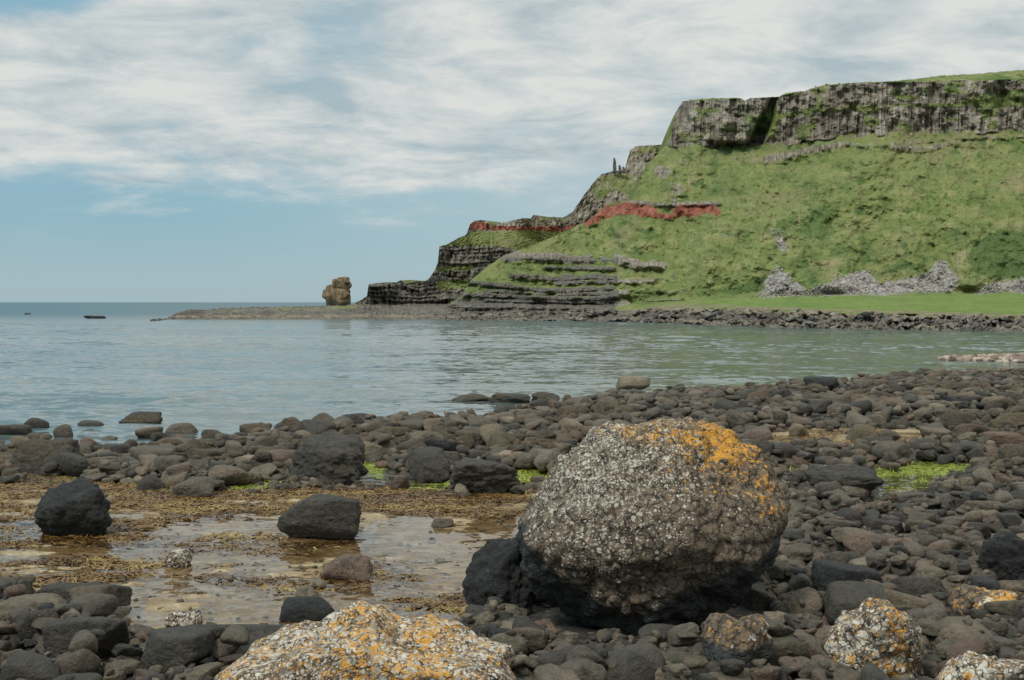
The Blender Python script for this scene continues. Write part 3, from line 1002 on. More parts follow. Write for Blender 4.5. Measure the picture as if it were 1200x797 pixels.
def hero_shape(w, dp, h):
    D, Fa = ico(7)
    out = [(608, 640), (612, 612), (632, 590), (652, 560), (672, 532), (698, 513), (740, 501), (785, 500), (832, 503), (862, 514), (890, 534), (906, 560), (917, 585), (917, 615), (905, 640), (888, 672), (868, 705), (835, 733), (790, 747), (735, 748), (690, 735), (650, 712), (618, 675)]
    cx, cy, s = 763., 628., w / 312.
    P = np.array([((a - cx) * s, (cy - b) * s) for a, b in out])
    N, d = [], []
    for i in range(len(P)):
        p, q = P[i], P[(i + 1) % len(P)]
        e = q - p
        n = np.array([-e[1], e[0]]) / np.hypot(*e)
        if n @ p < 0:
            n = -n
        N.append([n[0], 0, n[1]]); d.append(n @ p)
    hw = dp / 2
    for n, dd in (((0, -1, .12), .98), ((-.45, -.85, .25), .96), ((.5, -.85, .1), .95), ((0, -.72, .69), .86), ((.35, -.65, .65), .86), ((-.5, -.5, .65), .88), ((0, -.8, -.6), .80), ((.4, -.7, -.6), .82), ((-.4, -.7, -.6), .84),
                  ((0, 1, .1), .95), ((.6, .8, 0), 1.0), ((-.6, .8, 0), 1.0), ((0, .7, .7), .9), ((0, .75, -.65), .8)):
        n = np.array(n, float)
        n /= np.linalg.norm(n)
        N.append(n); d.append(dd * hw)
    r = support(D, np.array(N), np.array(d), 26)
    V = D * r[:, None]
    h1, h2 = worley(V * 1.5 + 4.4, 9)
    lump = fbm(V * .9, 3, 81) * .06 + .045 - .10 * np.minimum(h1, .8) - .03 * np.exp(-(h2 - h1) * 16)
    f1, f2 = worley(V * 4.2 + np.stack([fbm(V * 3, 2, 82)] * 3, 1) * .25, 3)
    k1 = .075 - .125 * np.minimum(f1, .8)
    g1, g2 = worley(V * 9.5, 5)
    k2 = .034 - .062 * np.minimum(g1, .8)
    k3 = fbm(V * 20, 4, 83, .65) * .022
    smooth = .45 + .55 * sstep(-.25, .15, fbm(V * 1.3, 2, 84))
    V = V * (1 + (lump + (k1 + k2) * smooth + k3) / np.maximum(r, .3))[:, None]
    x, z = V[:, 0] / s + cx, cy - V[:, 2] / s
    nb = fbm(V * 1.6, 4, 85)
    line = np.interp(x, [600, 640, 700, 745, 800, 840, 880, 920], [614, 654, 692, 697, 676, 650, 636, 604])
    tide = np.clip(.5 + (z - line + nb * 30) / 46, 0, 1)
    white = .58 * np.exp(-((x - 685) / 75) ** 2 - ((z - 575) / 80) ** 2) + .44 * np.exp(-((x - 765) / 60) ** 2 - ((z - 530) / 34) ** 2) + .02
    white *= 1 - .4 * sstep(820, 880, x)
    orange = .66 * np.exp(-((x - 846) / 42) ** 2 - ((z - 518) / 26) ** 2) + .52 * np.exp(-((x - 820) / 80) ** 2 - ((z - 545) / 55) ** 2) + .58 * np.exp(-((x - 740) / 70) ** 2 - ((z - 508) / 16) ** 2) + .48 * np.exp(-((x - 890) / 35) ** 2 - ((z - 580) / 55) ** 2)
    return V, Fa, {'white': white, 'orange': np.clip(orange, 0, 1), 'tide': tide}


def crust_shape(seed, wh, orr, tide_h, lumps=.10, p=9, omap=None, outline=None):
    def f(w, dp, h):
        D, Fa = ico(6)
        rng = np.random.default_rng(seed)
        N = np.concatenate([rand_unit(rng, 12), np.eye(3), -np.eye(3)])
        d = np.concatenate([rng.uniform(.75, 1, 12), np.full(6, 1.0)])
        V = D * support(D, N, d, p)[:, None]
        V = V / np.abs(V).max(0) * np.array([w / 2, dp / 2, h / 2])
        if outline:
            u = V[:, 0] / (w / 2)
            V[:, 2] = (V[:, 2] + h / 2) * np.interp(u, *zip(*outline)) - h / 2
        k = fbm(V * 2.2, 4, seed) * lumps
        f1, f2 = worley(V * 5, seed)
        k = k + .05 - .07 * f1
        g1, g2 = worley(V * 12, seed)
        k = k + .02 - .035 * g1 + fbm(V * 25, 3, seed) * .012
        nrm = V / np.array([w / 2, dp / 2, h / 2]) ** 2
        nrm /= np.linalg.norm(nrm, axis=1, keepdims=True)
        V = V + nrm * k[:, None]
        n = fbm(V * 1.5, 3, seed + 1)
        om = np.full(len(V), orr)
        if omap:
            for (ux, amp, sg) in omap:
                om = om + amp * np.exp(-((V[:, 0] / (w / 2) - ux) / sg) ** 2)
        tz = V[:, 2] / (h / 2)
        return V, Fa, {'white': np.clip(wh + n * .8, 0, 1), 'orange': np.clip(om + n * .2, 0, 1), 'tide': np.clip((tide_h - tz) / .6 + .5 + n * .5, 0, 1)}
    return f


BG = 'large boulders on the beach'
boulder('boulder', (605, 508, 921, 749), 'round', 'grey', 'huge rounded boulder crusted with white spots and orange lichen, black at its base', 'boulder', 'the huge lichen boulder', shape=hero_shape, matl=M_HERO, deep=.86, base=.46, sink=.06, group=BG)
boulder('boulder', (542, 628, 640, 722), 'knobbly', 'black', 'black rough rock leaning against the left side of the huge lichen boulder', 'boulder', 'the black rock leaning on the huge boulder', 21, 6, group=BG, deep=.9, sink=.3)
boulder('boulder', (41, 562, 134, 631), 'knobbly', 'black', 'black knobbly boulder standing alone in brown seaweed at the left of the pool', 'boulder', 'the lone black knobbly boulder', 22, 6, group=BG, deep=.8, sink=.2)
boulder('boulder', (326, 580, 425, 633), 'crag', 'dark grey', 'dark grey faceted boulder with a sloping top standing in the tide pool', 'boulder', 'the faceted pool boulder', 23, 6, group=BG, deep=.7, sink=.25)
boulder('stone', (375, 651, 437, 681), 'block', 'reddish brown', 'brown block-shaped stone lying in the pool in front of the faceted boulder', 'stone', 'the brown block in the pool', 24, 5, deep=.6, sink=.3)
boulder('boulder', (335, 509, 432, 568), 'knobbly', 'dark grey', 'dark craggy boulder on the cobble bank behind the tide pool', 'boulder', 'the dark craggy bank boulder', 25, 6, group=BG, deep=.8)
boulder('boulder', (478, 524, 528, 567), 'knobbly', 'dark grey', 'dark rough boulder on the bank behind the green algae patch', 'boulder', 'the rough boulder by the algae', 26, 5, group=BG)
boulder('boulder', (526, 538, 610, 580), 'knobbly', 'dark grey', 'low dark jagged boulder at the pool edge left of the huge boulder', 'boulder', 'the low jagged pool-edge boulder', 27, 6, group=BG)
boulder('boulder', (14, 514, 92, 556), 'knobbly', 'dark grey', 'wide dark boulder at the left end of the cobble bank', 'boulder', 'the wide boulder at the left bank end', 28, 5, group=BG, deep=.7)
boulder('stone', (66, 530, 106, 560), 'round', 'dark grey', 'dark rounded stone against the right end of the wide left boulder', 'stone', None, 29, 5)
boulder('boulder', (940, 545, 1032, 586), 'knobbly', 'dark grey', 'dark lumpy boulder right of the huge lichen boulder, left of the green algae', 'boulder', 'the lumpy boulder by the green algae', 30, 6, group=BG, deep=.6)
boulder('boulder', (1142, 620, 1215, 698), 'knobbly', 'black', 'black rough boulder cut by the right edge of the photo', 'boulder', 'the black boulder at the right edge', 31, 6, group=BG)
boulder('boulder', (953, 660, 1034, 708), 'block', 'black', 'greenish black angular boulder among cobbles right of the huge boulder', 'boulder', 'the greenish black angular boulder', 32, 5, group=BG)
boulder('boulder', (1043, 673, 1112, 718), 'block', 'dark grey', 'dark grey flat-topped block above the lichen-capped stone', 'boulder', 'the flat-topped dark block', 33, 5, group=BG, deep=.7)
boulder('boulder', (963, 684, 1042, 742), 'slab', 'dark grey', 'dark smooth leaning slab just behind the lichen-capped stone', 'boulder', 'the leaning dark slab', 34, 5, group=BG)
boulder('boulder', (905, 690, 966, 736), 'round', 'brown grey', 'brown grey egg-shaped boulder left of the leaning dark slab', 'boulder', 'the egg-shaped boulder', 35, 5, group=BG)
boulder('boulder', (1118, 694, 1190, 737), 'round', 'reddish brown', 'stone with a rusty orange-brown face near the lower right edge', 'boulder', 'the rusty-faced stone', group=BG, shape=crust_shape(36, .06, .55, -.5, .05, omap=[(.4, .35, .4)]), matl=M_LICHEN)
boulder('boulder', (826, 724, 902, 800), 'round', 'dark grey', 'dark stone with a ragged brown-lichened top in front of the huge boulder', 'boulder', 'the brown-topped dark stone', group=BG, shape=crust_shape(37, .16, .50, .35, .08), matl=M_LICHEN, deep=.9)
boulder('boulder', (970, 701, 1090, 812), 'round', 'grey', 'lumpy boulder with a pale cap of white and orange lichen at lower right', 'boulder', 'the lichen-capped boulder', group=BG, base=.42, shape=crust_shape(38, .50, .50, -.55, .13, omap=[(.15, .25, .35)], outline=[(-1, .72), (-.45, .84), (0, 1.0), (.5, .92), (1, .62)]), matl=M_LICHEN, deep=.9)
boulder('boulder', (1103, 768, 1192, 830), 'round', 'grey', 'pale stone with white and yellow lichen cut by the bottom right corner', 'boulder', 'the pale corner stone', group=BG, base=.42, shape=crust_shape(39, .62, .52, -.9, .06), matl=M_LICHEN)
boulder('boulder', (238, 719, 608, 850), 'round', 'grey', 'broad low rock covered in white and bright orange lichen at the bottom edge', 'boulder', 'the broad lichen rock', group=BG, base=.38,
        shape=crust_shape(40, .62, .60, -1.2, .17, omap=[(.05, .22, .16), (.45, .22, .22), (-.85, .1, .25)], outline=[(-1, .45), (-.7, .60), (-.4, .70), (-.15, .84), (-.04, .98), (.08, .98), (.18, .84), (.4, .76), (.7, .74), (.9, .70), (1, .45)]), matl=M_LICHEN, deep=.60, sink=.0)
boulder('stone', (330, 699, 396, 730), 'slab', 'black', 'black slab with white specks lying behind the broad lichen rock', 'stone', 'the black speckled slab', 41, 5, deep=.6)
boulder('stone', (195, 643, 223, 664), 'round', 'reddish brown', 'small round brown stone with a pale speckled top, alone in the pool', 'stone', None, shape=crust_shape(42, .42, 0, -.9, .03), matl=M_LICHEN, sink=.4)
boulder('stone', (194, 719, 231, 738), 'round', 'black', 'small black stone with a white rim at the near edge of the pool', 'stone', None, shape=crust_shape(43, .5, .0, -.3, .04), matl=M_LICHEN)
boulder('stone', (346, 686, 372, 701), 'round', 'pale brown', 'small white stone behind the black speckled slab', 'stone', None, 44, 4)
boulder('stone', (363, 680, 382, 691), 'round', 'pale brown', 'pale pebble-sized stone just below the brown block in the pool', 'stone', None, 45, 4)
boulder('stone', (504, 607, 532, 618), 'block', 'grey', 'small square grey stone in the shallow water right of the faceted boulder', 'stone', None, 46, 4, sink=.4)
boulder('boulder', (38, 680, 148, 718), 'slab', 'dark grey', 'wide flat dark rock with brown weed at the near left pool edge', 'boulder', 'the flat weedy rock', 47, 5, group=BG, deep=.6)
boulder('boulder', (2, 698, 86, 742), 'round', 'brown grey', 'smooth brown grey boulder at the left edge in front of the flat weedy rock', 'boulder', 'the smooth left-edge boulder', 48, 5, group=BG)
boulder('boulder', (48, 718, 156, 778), 'crag', 'dark grey', 'long dark slab in the bottom left cobbles', 'boulder', 'the long dark slab', 49, 5, group=BG, deep=.6)
boulder('boulder', (0, 765, 78, 815), 'round', 'dark grey', 'dark rounded boulder in the bottom left corner', 'boulder', 'the corner boulder', 50, 5, group=BG, base=.42)
boulder('boulder', (165, 738, 252, 790), 'block', 'dark grey', 'dark block just left of the broad lichen rock', 'boulder', 'the block by the broad lichen rock', 51, 5, group=BG)
boulder('boulder', (208, 730, 345, 762), 'crag', 'dark grey', 'long low dark ledge between the pool and the broad lichen rock', 'boulder', 'the low dark ledge', 52, 5, group=BG, deep=.4)
boulder('stone', (545, 712, 606, 742), 'round', 'dark grey', 'smooth dark wedge of stone at the foot of the leaning black rock', 'stone', 'the smooth dark wedge', 53, 5)
boulder('stone', (203, 559, 252, 584), 'round', 'grey', 'grey loaf-shaped stone alone in front of the bank on brown weed', 'stone', 'the loaf-shaped stone', 54, 5)
boulder('stone', (161, 556, 192, 576), 'round', 'dark grey', 'small dark rounded stone left of the loaf-shaped stone', 'stone', None, 55, 5)
boulder('stone', (245, 544, 294, 571), 'round', 'brown grey', 'brown rounded stone at the foot of the bank right of the loaf-shaped stone', 'stone', 'the brown foot-of-bank stone', 56, 5)
boulder('stone', (176, 533, 218, 562), 'round', 'grey', 'upright grey rounded stone on the bank above the small dark stone', 'stone', None, 57, 5)
boulder('stone', (150, 523, 208, 546), 'round', 'grey', 'long grey stone lying across the left part of the bank', 'stone', 'the long grey bank stone', 58, 5)
boulder('stone', (722, 441, 763, 457), 'block', 'pale brown', 'pale brown block standing up at the water edge behind the huge boulder', 'stone', 'the pale waterline block', 59, 4, base=.2)
boulder('stone', (405, 484, 440, 500), 'round', 'black', 'dark pointed stone standing in the sea just off the bank', 'stone', None, 60, 4, base=-.05)
boulder('stone', (492, 487, 530, 500), 'round', 'dark grey', 'flat dark stone in the sea right of the dark pointed one', 'stone', None, 61, 4, base=-.05)
boulder('boulder', (1078, 500, 1118, 524), 'round', 'brown grey', 'rounded brown boulder beside the brown weed strip on the far right beach', 'boulder', 'the round boulder by the weed strip', 62, 5, group=BG)
boulder('boulder', (1150, 505, 1208, 528), 'round', 'reddish brown', 'long reddish boulder at the right edge behind the green algae', 'boulder', 'the long reddish boulder', 63, 5, group=BG)
boulder('boulder', (1172, 520, 1220, 552), 'round', 'grey', 'round grey boulder half cut by the right edge near the algae', 'boulder', 'the round right-edge boulder', 64, 5, group=BG)
boulder('boulder', (1047, 575, 1092, 596), 'round', 'grey', 'smooth grey boulder at the near edge of the green algae pool', 'boulder', 'the smooth boulder by the algae pool', 65, 5, group=BG)
boulder('boulder', (975, 568, 1020, 588), 'round', 'brown grey', 'brown smooth stone in front of the lumpy boulder by the algae', 'stone', None, 66, 5)
boulder('boulder', (942, 441, 986, 462), 'knobbly', 'black', 'black lumpy rock on the far shoreline ridge', 'boulder', 'the black shoreline rock', 67, 4, group=BG)
boulder('boulder', (1136, 552, 1166, 575), 'knobbly', 'black', 'black jagged rock right of the green algae strip', 'boulder', None, 68, 5)
for bx, st, tn, lab in (((-6, 497, 34, 512), 'round', 'dark grey', 'dark rounded stone in the shallows at the very left edge of the sea'),
                       ((28, 489, 56, 504), 'round', 'dark grey', 'dark humped stone in the shallows, second from the left edge'),
                       ((62, 497, 85, 514), 'round', 'grey', 'upright grey stone in the shallows directly behind the lone black knobbly boulder'),
                       ((92, 493, 121, 502), 'slab', 'dark grey', 'flat dark stone barely above water left of the long low waterline rock'),
                       ((141, 483, 192, 497), 'knobbly', 'black', 'long low black rock standing farthest out in the left shallows'),
                       ((160, 500, 190, 514), 'round', 'brown grey', 'brown grey stone in the water just in front of the long low black rock'),
                       ((194, 495, 232, 509), 'slab', 'grey', 'flat grey stone in the shallows right of the long low black rock'),
                       ((236, 503, 262, 515), 'round', 'dark grey', 'small dark stone at the water edge near the flat grey shallows stone'),
                       ((296, 496, 318, 507), 'block', 'brown grey', 'small brown stone at the water edge left of the dark craggy boulder'),
                       ((440, 488, 452, 494), 'round', 'black', 'tiny black stone in the sea between the pointed and the flat dark stones')):
    boulder('stone', bx, st, tn, lab, 'stone', None, 500 + bx[0], 4, base=-.02, sink=.3, deep=.8, group='stones in the shallows')
print('landmarks', time.time() - T0)

# reef and far rocks in the sea
for bx, sd, lab in (((529, 461, 575, 474), 70, 'low dark reef rock at the left tip of the reef in the shallows'), ((572, 460, 622, 476), 71, 'low dark reef rock in the middle of the reef in the shallows'), ((622, 459, 656, 474), 72, 'dark reef rock nearest the beach, at the right end of the reef')):
    boulder('reef_rock', bx, 'knobbly', 'dark grey', lab, 'rock', None, sd, 4, base=-.1, group='rocks of the small reef', deep=.8)
for bx, sd, lab in (((99, 369.6, 125, 373.4), 75, 'low dark rock awash in the open sea left of the long reef'), ((28, 366.6, 37, 368.6), 76, 'tiny dark rock awash near the left edge of the sea')):
    boulder('sea_rock', bx, 'knobbly', 'black', lab, 'rock', None, sd, 4, base=0.0, group='rocks awash offshore', sink=.4, deep=.5)

# ------------------------------------------------------------------ sea stack and pinnacles
def join_rocks(parts, seed, level=4, style='block'):
    Vs, Fs, n = [], [], 0
    for i, (c, h, rz) in enumerate(parts):
        V, Fa = rock_shape(level, seed + i, style)
        cz, s = math.cos(rz), math.sin(rz)
        V = (V * np.array(h)) @ np.array([[cz, s, 0], [-s, cz, 0], [0, 0, 1]]) + np.array(c)
        Vs.append(V); Fs.append(Fa + n); n += len(V)
    return np.concatenate(Vs), np.concatenate(Fs)


def stack_mat():
    m, t = mat('weathered_stack_rock')
    P = t.n('ShaderNodeTexCoord').outputs['Object']
    n = t.noise(t.scl(P, 1, 1, .35), 1.2, 6, .7)
    c = t.ramp(n, [(.3, (.045, .036, .027)), (.48, (.145, .108, .068)), (.66, (.27, .20, .125))])
    z = t.n('ShaderNodeSeparateXYZ', {0: P}).outputs[2]
    c = t.mix(t.ss(t.m('ADD', z, t.m('MULTIPLY', n, 2.0)), 3.4, 2.2), c, t.ramp(n, [(.3, (.06, .055, .05)), (.6, (.16, .145, .12))]))
    t.out(c, .9, t.bump(n, 1, .4), .15)
    return m


M_STACK = stack_mat()
Ys = 283.
s_ = Ys / F
V, Fa = join_rocks([((0, 0, 1.4), (13.5 * s_, 2.6, 2.0), .1), ((-1.2 * s_, 0, 3.0), (15.2 * s_, 2.4, 1.4), 0), ((-.5 * s_, 0, 3.9), (14.2 * s_, 2.3, 1.2), .15), ((-6.5 * s_, -.1, 4.4), (7 * s_, 1.9, 1.1), .05), ((4.0 * s_, 0.1, 5.1), (9.0 * s_, 2.1, 1.5), -.1), ((5.2 * s_, 0.2, 6.2), (7.0 * s_, 1.6, .8), .2)], 200, 4, 'block')
V = V * np.array([1.06, 1, 1.03])
o = obj('sea_stack', mesh_np('sea_stack', V, Fa, True, M_STACK), label='brown block-like sea stack standing alone on the long low reef', category='sea stack')
o.location = (wx(396.5, Ys), Ys, wz(359.5, Ys) - .6)
Yp = 352.
s_ = Yp / F
for (a, top, wd, lab) in ((720.2, 185, 1.7, 'tallest thin rock chimney on the cliff shoulder against the sky'), (726.5, 193.5, 1.5, 'short rock chimney just right of the tallest one'), (731, 195.5, 1.6, 'stubby rock chimney closest to the upper cliff')):
    hh = (203 - top) * s_
    V, Fa = join_rocks([((0, 0, hh * .25), (wd * s_ * 1.3, .7, hh * .3), 0), ((0, 0, hh * .55), (wd * s_, .5, hh * .3), .2), ((-.1, 0, hh * .8), (wd * s_ * .75, .4, hh * .21), .1)], int(a), 3)
    o = obj('rock_pinnacle', mesh_np('rock_pinnacle', V, Fa, True, M_ROCK), label=lab, category='rock pinnacle', group='rock chimneys on the cliff shoulder')
    o.location = (wx(a, Yp), Yp, wz(203, Yp))
    o.color = (.085, .082, .07, 1)

# ------------------------------------------------------------------ cobbles: dropped one by one onto the height map
NPROTO = 36
STYLES = ['round'] * 8 + ['block'] * 7 + ['slab'] * 6 + ['crag'] * 12 + ['knobbly'] * 3
PROTO = {}


def proto(i, level):
    if (i, level) not in PROTO:
        PROTO[(i, level)] = rock_shape(level, 300 + i, STYLES[i])
    return PROTO[(i, level)]


tone_names = [k for k, _ in TONE_P]
tone_w = np.array([w for _, w in TONE_P]); tone_w /= tone_w.sum()
ROCKS = []    # (proto, x, y, z, a, b, c, rz, tx, ty, tone)


def try_rock(x, y, a, k=1, cap=.55, q=.80):
    b = a * RNG.uniform(.6, .95)
    c = a * RNG.uniform(.40, .74)
    pi = int(RNG.integers(NPROTO))
    if STYLES[pi] == 'slab':
        c *= .7
    rz = RNG.uniform(0, math.pi)
    for (ox, oy, oa, ob) in OCC:
        if abs(x - ox) < oa + a and abs(y - oy) < ob + a:
            if ((x - ox) / (oa * .97 + a * .35)) ** 2 + ((y - oy) / (ob * .97 + a * .35)) ** 2 < 1 or (y < oy and a > .19 and abs(x - ox) < oa * .85 and y > oy - ob - .8 - a):
                return False
    r = stamp(x, y, 0, a, b, c, rz, q)
    if r is None:
        return False
    zc, hm, gm = r
    if zc - c * .2 > gm + cap or zc - c * .8 - hm > .30 * c + .02:
        return False
    zc -= c * .22
    stamp(x, y, zc, a, b, c, rz)
    ROCKS.append((pi, x, y, zc, a, b, c, rz, RNG.normal() * .16, RNG.normal() * .16, int(RNG.choice(len(tone_names), p=tone_w))))
    return True


def density(x, y):
    """share of candidate stones kept at (x, y)"""
    d = np.interp(x, SHX, SHY) - y
    px, py = zone_px(x, y)
    lf = sstep(-3.5, -6.5, x)
    w = np.clip(1 + (d - .5) / (3.0 + 10 * lf), 0, 1) ** (1.6 + 4.2 * lf)
    pool = poly_soft(px, py, POOL_PX, 6)
    strip = poly_soft(px, py, WEED_PX, 5)
    w = w * (1 - np.maximum(pool * .997, strip * .975))
    w = w * (1 - poly_soft(px, py, WEED2_PX, 3) * .85)
    w = w * (1 - poly_soft(px, py, NEAR_CLEAR, 6) * .88)
    for p in SMALL_POOLS:
        w = w * (1 - poly_soft(px, py, p, 2) * .97) * (1 - poly_soft(px, py - 9, p, 2) * .5)
    for p in ALGAE_PX:
        w = w * (1 - poly_soft(px, py, p, 2) * .8)
    return w


def batch(n, amin, amax, yr, seed, cap, power=1.0, q=.8):
    n = int(n * 1.22)
    u = RNG.random(n)
    y = yr[0] + (yr[1] - yr[0]) * u ** power
    x = (RNG.random(n) * 2 - 1) * (.47 * y + 5.0)
    a = np.exp(RNG.uniform(math.log(amin), math.log(amax), n))
    den_ = density(x, y)
    for ex, ey in ((1, 0), (-1, 0), (0, 1), (0, 2.0)):
        den_ = np.minimum(den_, density(x + ex * a * .8, y + ey * a * .8))
    keep = RNG.random(n) < den_
    kx, ky = zone_px(x, y)
    keep &= ~((a > .10) & in_poly(kx, ky, POOL_PX))
    idx = np.nonzero(keep)[0]
    idx = idx[np.argsort(-a[idx])]
    for i in idx:
        try_rock(x[i], y[i], a[i], cap=cap, q=q)


batch(700, .26, .44, (24, 42), 1, .28, .8, .65)
batch(500, .26, .40, (40, 66), 1, .26, .7, .65)
batch(700, .20, .34, (9.5, 24), 1, .22, .8, .65)
batch(5600, .15, .27, (18, 66), 2, .30, .75, .65)
batch(5200, .115, .215, (9.5, 26), 3, .30, .8, .68)
batch(6000, .09, .17, (22, 64), 4, .38, .8, .65)
batch(7500, .05, .12, (9.5, 24), 5, .34, .75, .65)
for _ in range(150):
    y = RNG.uniform(30, 42)
    x = RNG.uniform(-.44, -.12) * y
    off = y - np.interp(x, SHX, SHY)
    if 0 < off < 8 and RNG.random() < 1 - off / 9:
        try_rock(x, y, math.exp(RNG.uniform(math.log(.08), math.log(.3))), cap=.4)
print('cobbles', len(ROCKS), time.time() - T0)


def rock_verts(r, level):
    pi, x, y, z, a, b, c, rz, tx, ty, tn = r
    V, Fa = proto(pi, level)
    R = rotmat(0, tx, ty) @ rotmat(rz, 0, 0)
    return (V * np.array([a, b, c])) @ R.T + np.array([x, y, z]), Fa


# which of them show largest in the photograph: rays from the camera
Vs, Fs, own, n = [], [], [], 0
for i, r in enumerate(ROCKS):
    V, Fa = rock_verts(r, 2)
    Vs.append(V); Fs.append(Fa + n); own.append(np.full(len(Fa), i)); n += len(V)
for o, _a, _b in LAND:
    me = o.data
    k = len(me.vertices)
    if k > 12000:
        step_faces = None
    V = np.empty(k * 3, np.float32); me.vertices.foreach_get('co', V)
    V = V.reshape(-1, 3) + np.array(o.location)
    Fa = np.empty(len(me.polygons) * 3, np.int32); me.polygons.foreach_get('vertices', Fa)
    Vs.append(V); Fs.append(Fa.reshape(-1, 3) + n); own.append(np.full(len(me.polygons), -1)); n += k
Vs, Fs, own = np.concatenate(Vs), np.concatenate(Fs), np.concatenate(own)
bvh = BVHTree.FromPolygons(Vs.tolist(), Fs.tolist(), all_triangles=True)
count = np.zeros(len(ROCKS), int)
sumx = np.zeros(len(ROCKS)); sumy = np.zeros(len(ROCKS))
org = Vector((0, 0, CAMH))
for py_ in np.arange(428, 797, 2.0):
    for px_ in np.arange(1, 1200, 3.0):
        h = bvh.ray_cast(org, Vector(((px_ - 600) / F, 1, -(py_ - HOR) / F)).normalized(), 90)
        if h[2] is not None:
            k = own[h[2]]
            if k >= 0:
                count[k] += 1; sumx[k] += px_; sumy[k] += py_
del bvh, Vs, Fs
NIND = 262
order = np.argsort(-count)[:NIND]
indiv = set(int(i) for i in order if count[i] > 3)
print('rays', len(indiv), count[order[-1]], time.time() - T0)

# individual cobbles: copies of one stone per prototype
src = {}
ITEMS = []
for i in order:
    i = int(i)
    if i not in indiv:
        continue
    pi, x, y, z, a, b, c, rz, tx, ty, tn = ROCKS[i]
    if pi not in src:
        V, Fa = proto(pi, 4)
        o = obj('cobble', mesh_np('cobble', V, Fa, True, M_ROCK), category='cobble', group='cobbles of the beach')
        src[pi] = o
    else:
        o = src[pi].copy()
        o.name = 'cobble'
        COL.objects.link(o)
    o.location = (x, y, z)
    o.rotation_euler = (tx, ty, rz)
    o.scale = (a, b, c)
    tone = tone_names[tn]
    j = np.random.default_rng(i).normal(1, .022, 3) * np.random.default_rng(i + 1).normal(1, .13)
    o.color = (*(np.array(TONES[tone]) * j), 1)
    ITEMS.append((o, sumx[i] / count[i], sumy[i] / count[i], tone, STYLES[pi], c / a))

# labels: which neighbour each cobble is beside, counted outward from it
ANCH = [(o, ax, ay, PHRASE[o.name]) for o, ax, ay in LAND if o.name in PHRASE]
SHAPEW = {'crag': 'angular', 'round': 'rounded', 'block': 'blocky', 'slab': 'flat', 'knobbly': 'rough'}
ORD = ['nearest', 'second', 'third', 'fourth', 'fifth', 'sixth', 'seventh', 'eighth', 'ninth', 'tenth', 'eleventh', 'twelfth', 'thirteenth', 'fourteenth', 'fifteenth', 'sixteenth', 'seventeenth', 'eighteenth', 'nineteenth', 'twentieth']
buckets = {}
for it in ITEMS:
    o, ax, ay, tone, st, fl = it
    best = min(ANCH, key=lambda q: math.hypot(ax - q[1], (ay - q[2]) * 1.6))
    dx, dy = ax - best[1], (ay - best[2]) * 1.6
    rel = ('right of' if dx > 0 else 'left of') if abs(dx) > abs(dy) else ('in front of' if dy > 0 else 'behind')
    buckets.setdefault((best[3], rel), []).append((math.hypot(dx, dy), it))
for (ph, rel), lst in buckets.items():
    lst.sort(key=lambda q: q[0])
    for k, (dd, (o, ax, ay, tone, st, fl)) in enumerate(lst):
        w = ORD[min(k, len(ORD) - 1)]
        extra = '' if k < len(ORD) else ' farther'
        o['label'] = f"{tone} {SHAPEW[st]} cobble, {w}{extra} {rel} {ph}"

# all the smaller and hidden cobbles: one mass
Vs, Fs, n = [], [], 0
for i, r in enumerate(ROCKS):
    if i in indiv:
        continue
    rp = r[4] / r[2] * F
    V, Fa = rock_verts(r, 3 if rp > 11 else 2)
    Vs.append(V); Fs.append(Fa + n); n += len(V)
obj('cobble_beach_stones', mesh_np('cobble_beach_stones', np.concatenate(Vs), np.concatenate(Fs), True, M_COBBLE), kind='stuff', label='mass of small grey and brown cobbles covering the beach', category='cobbles')
print('cobble mesh', n, time.time() - T0)


def scatter_rocks(name, pts, label, cat, level=1, matl=None, seed=400):
    Vs, Fs, n = [], [], 0
    rng = np.random.default_rng(seed)
    for (x, y, z, a) in pts:
        V, Fa = proto(int(rng.integers(NPROTO)), level)
        R = rotmat(rng.uniform(0, 6), rng.normal() * .3, rng.normal() * .3)
        V = (V * np.array([a, a * rng.uniform(.6, .95), a * rng.uniform(.4, .8)])) @ R.T + np.array([x, y, z])
        Vs.append(V); Fs.append(Fa + n); n += len(V)
    obj(name, mesh_np(name, np.concatenate(Vs), np.concatenate(Fs), True, matl or M_COBBLE), kind='stuff', label=label, category=cat)


# gravel between the near cobbles, pebble spit at the far right, boulders of the far shore, scree
pts = []
for _ in range(16000):
    y = 9.5 + 14 * RNG.random() ** .8
    x = (RNG.random() * 2 - 1) * (.43 * y + .5)
    i, j = int((x - HX0) / HR), int((y - HY0) / HR)
    if HM[i, j] - GM[i, j] > .25:
        continue
    if RNG.random() > max(float(density(np.array([x]), np.array([y]))[0]), .10):
        continue
    pts.append((x, y, HM[i, j] + .003, RNG.uniform(.015, .05)))
scatter_rocks('beach_gravel', pts, 'small dark pebbles filling the gaps between the cobbles', 'gravel')

def shingle_mat():
    m, t = mat('pink_shingle')
    r = t.n('ShaderNodeNewGeometry').outputs['Random Per Island']
    c = t.ramp(r, [(0, (.10, .075, .062)), (.4, (.20, .145, .115)), (.8, (.30, .23, .185)), (1, (.40, .34, .28))])
    t.out(c, .85, None, .2)
    return m


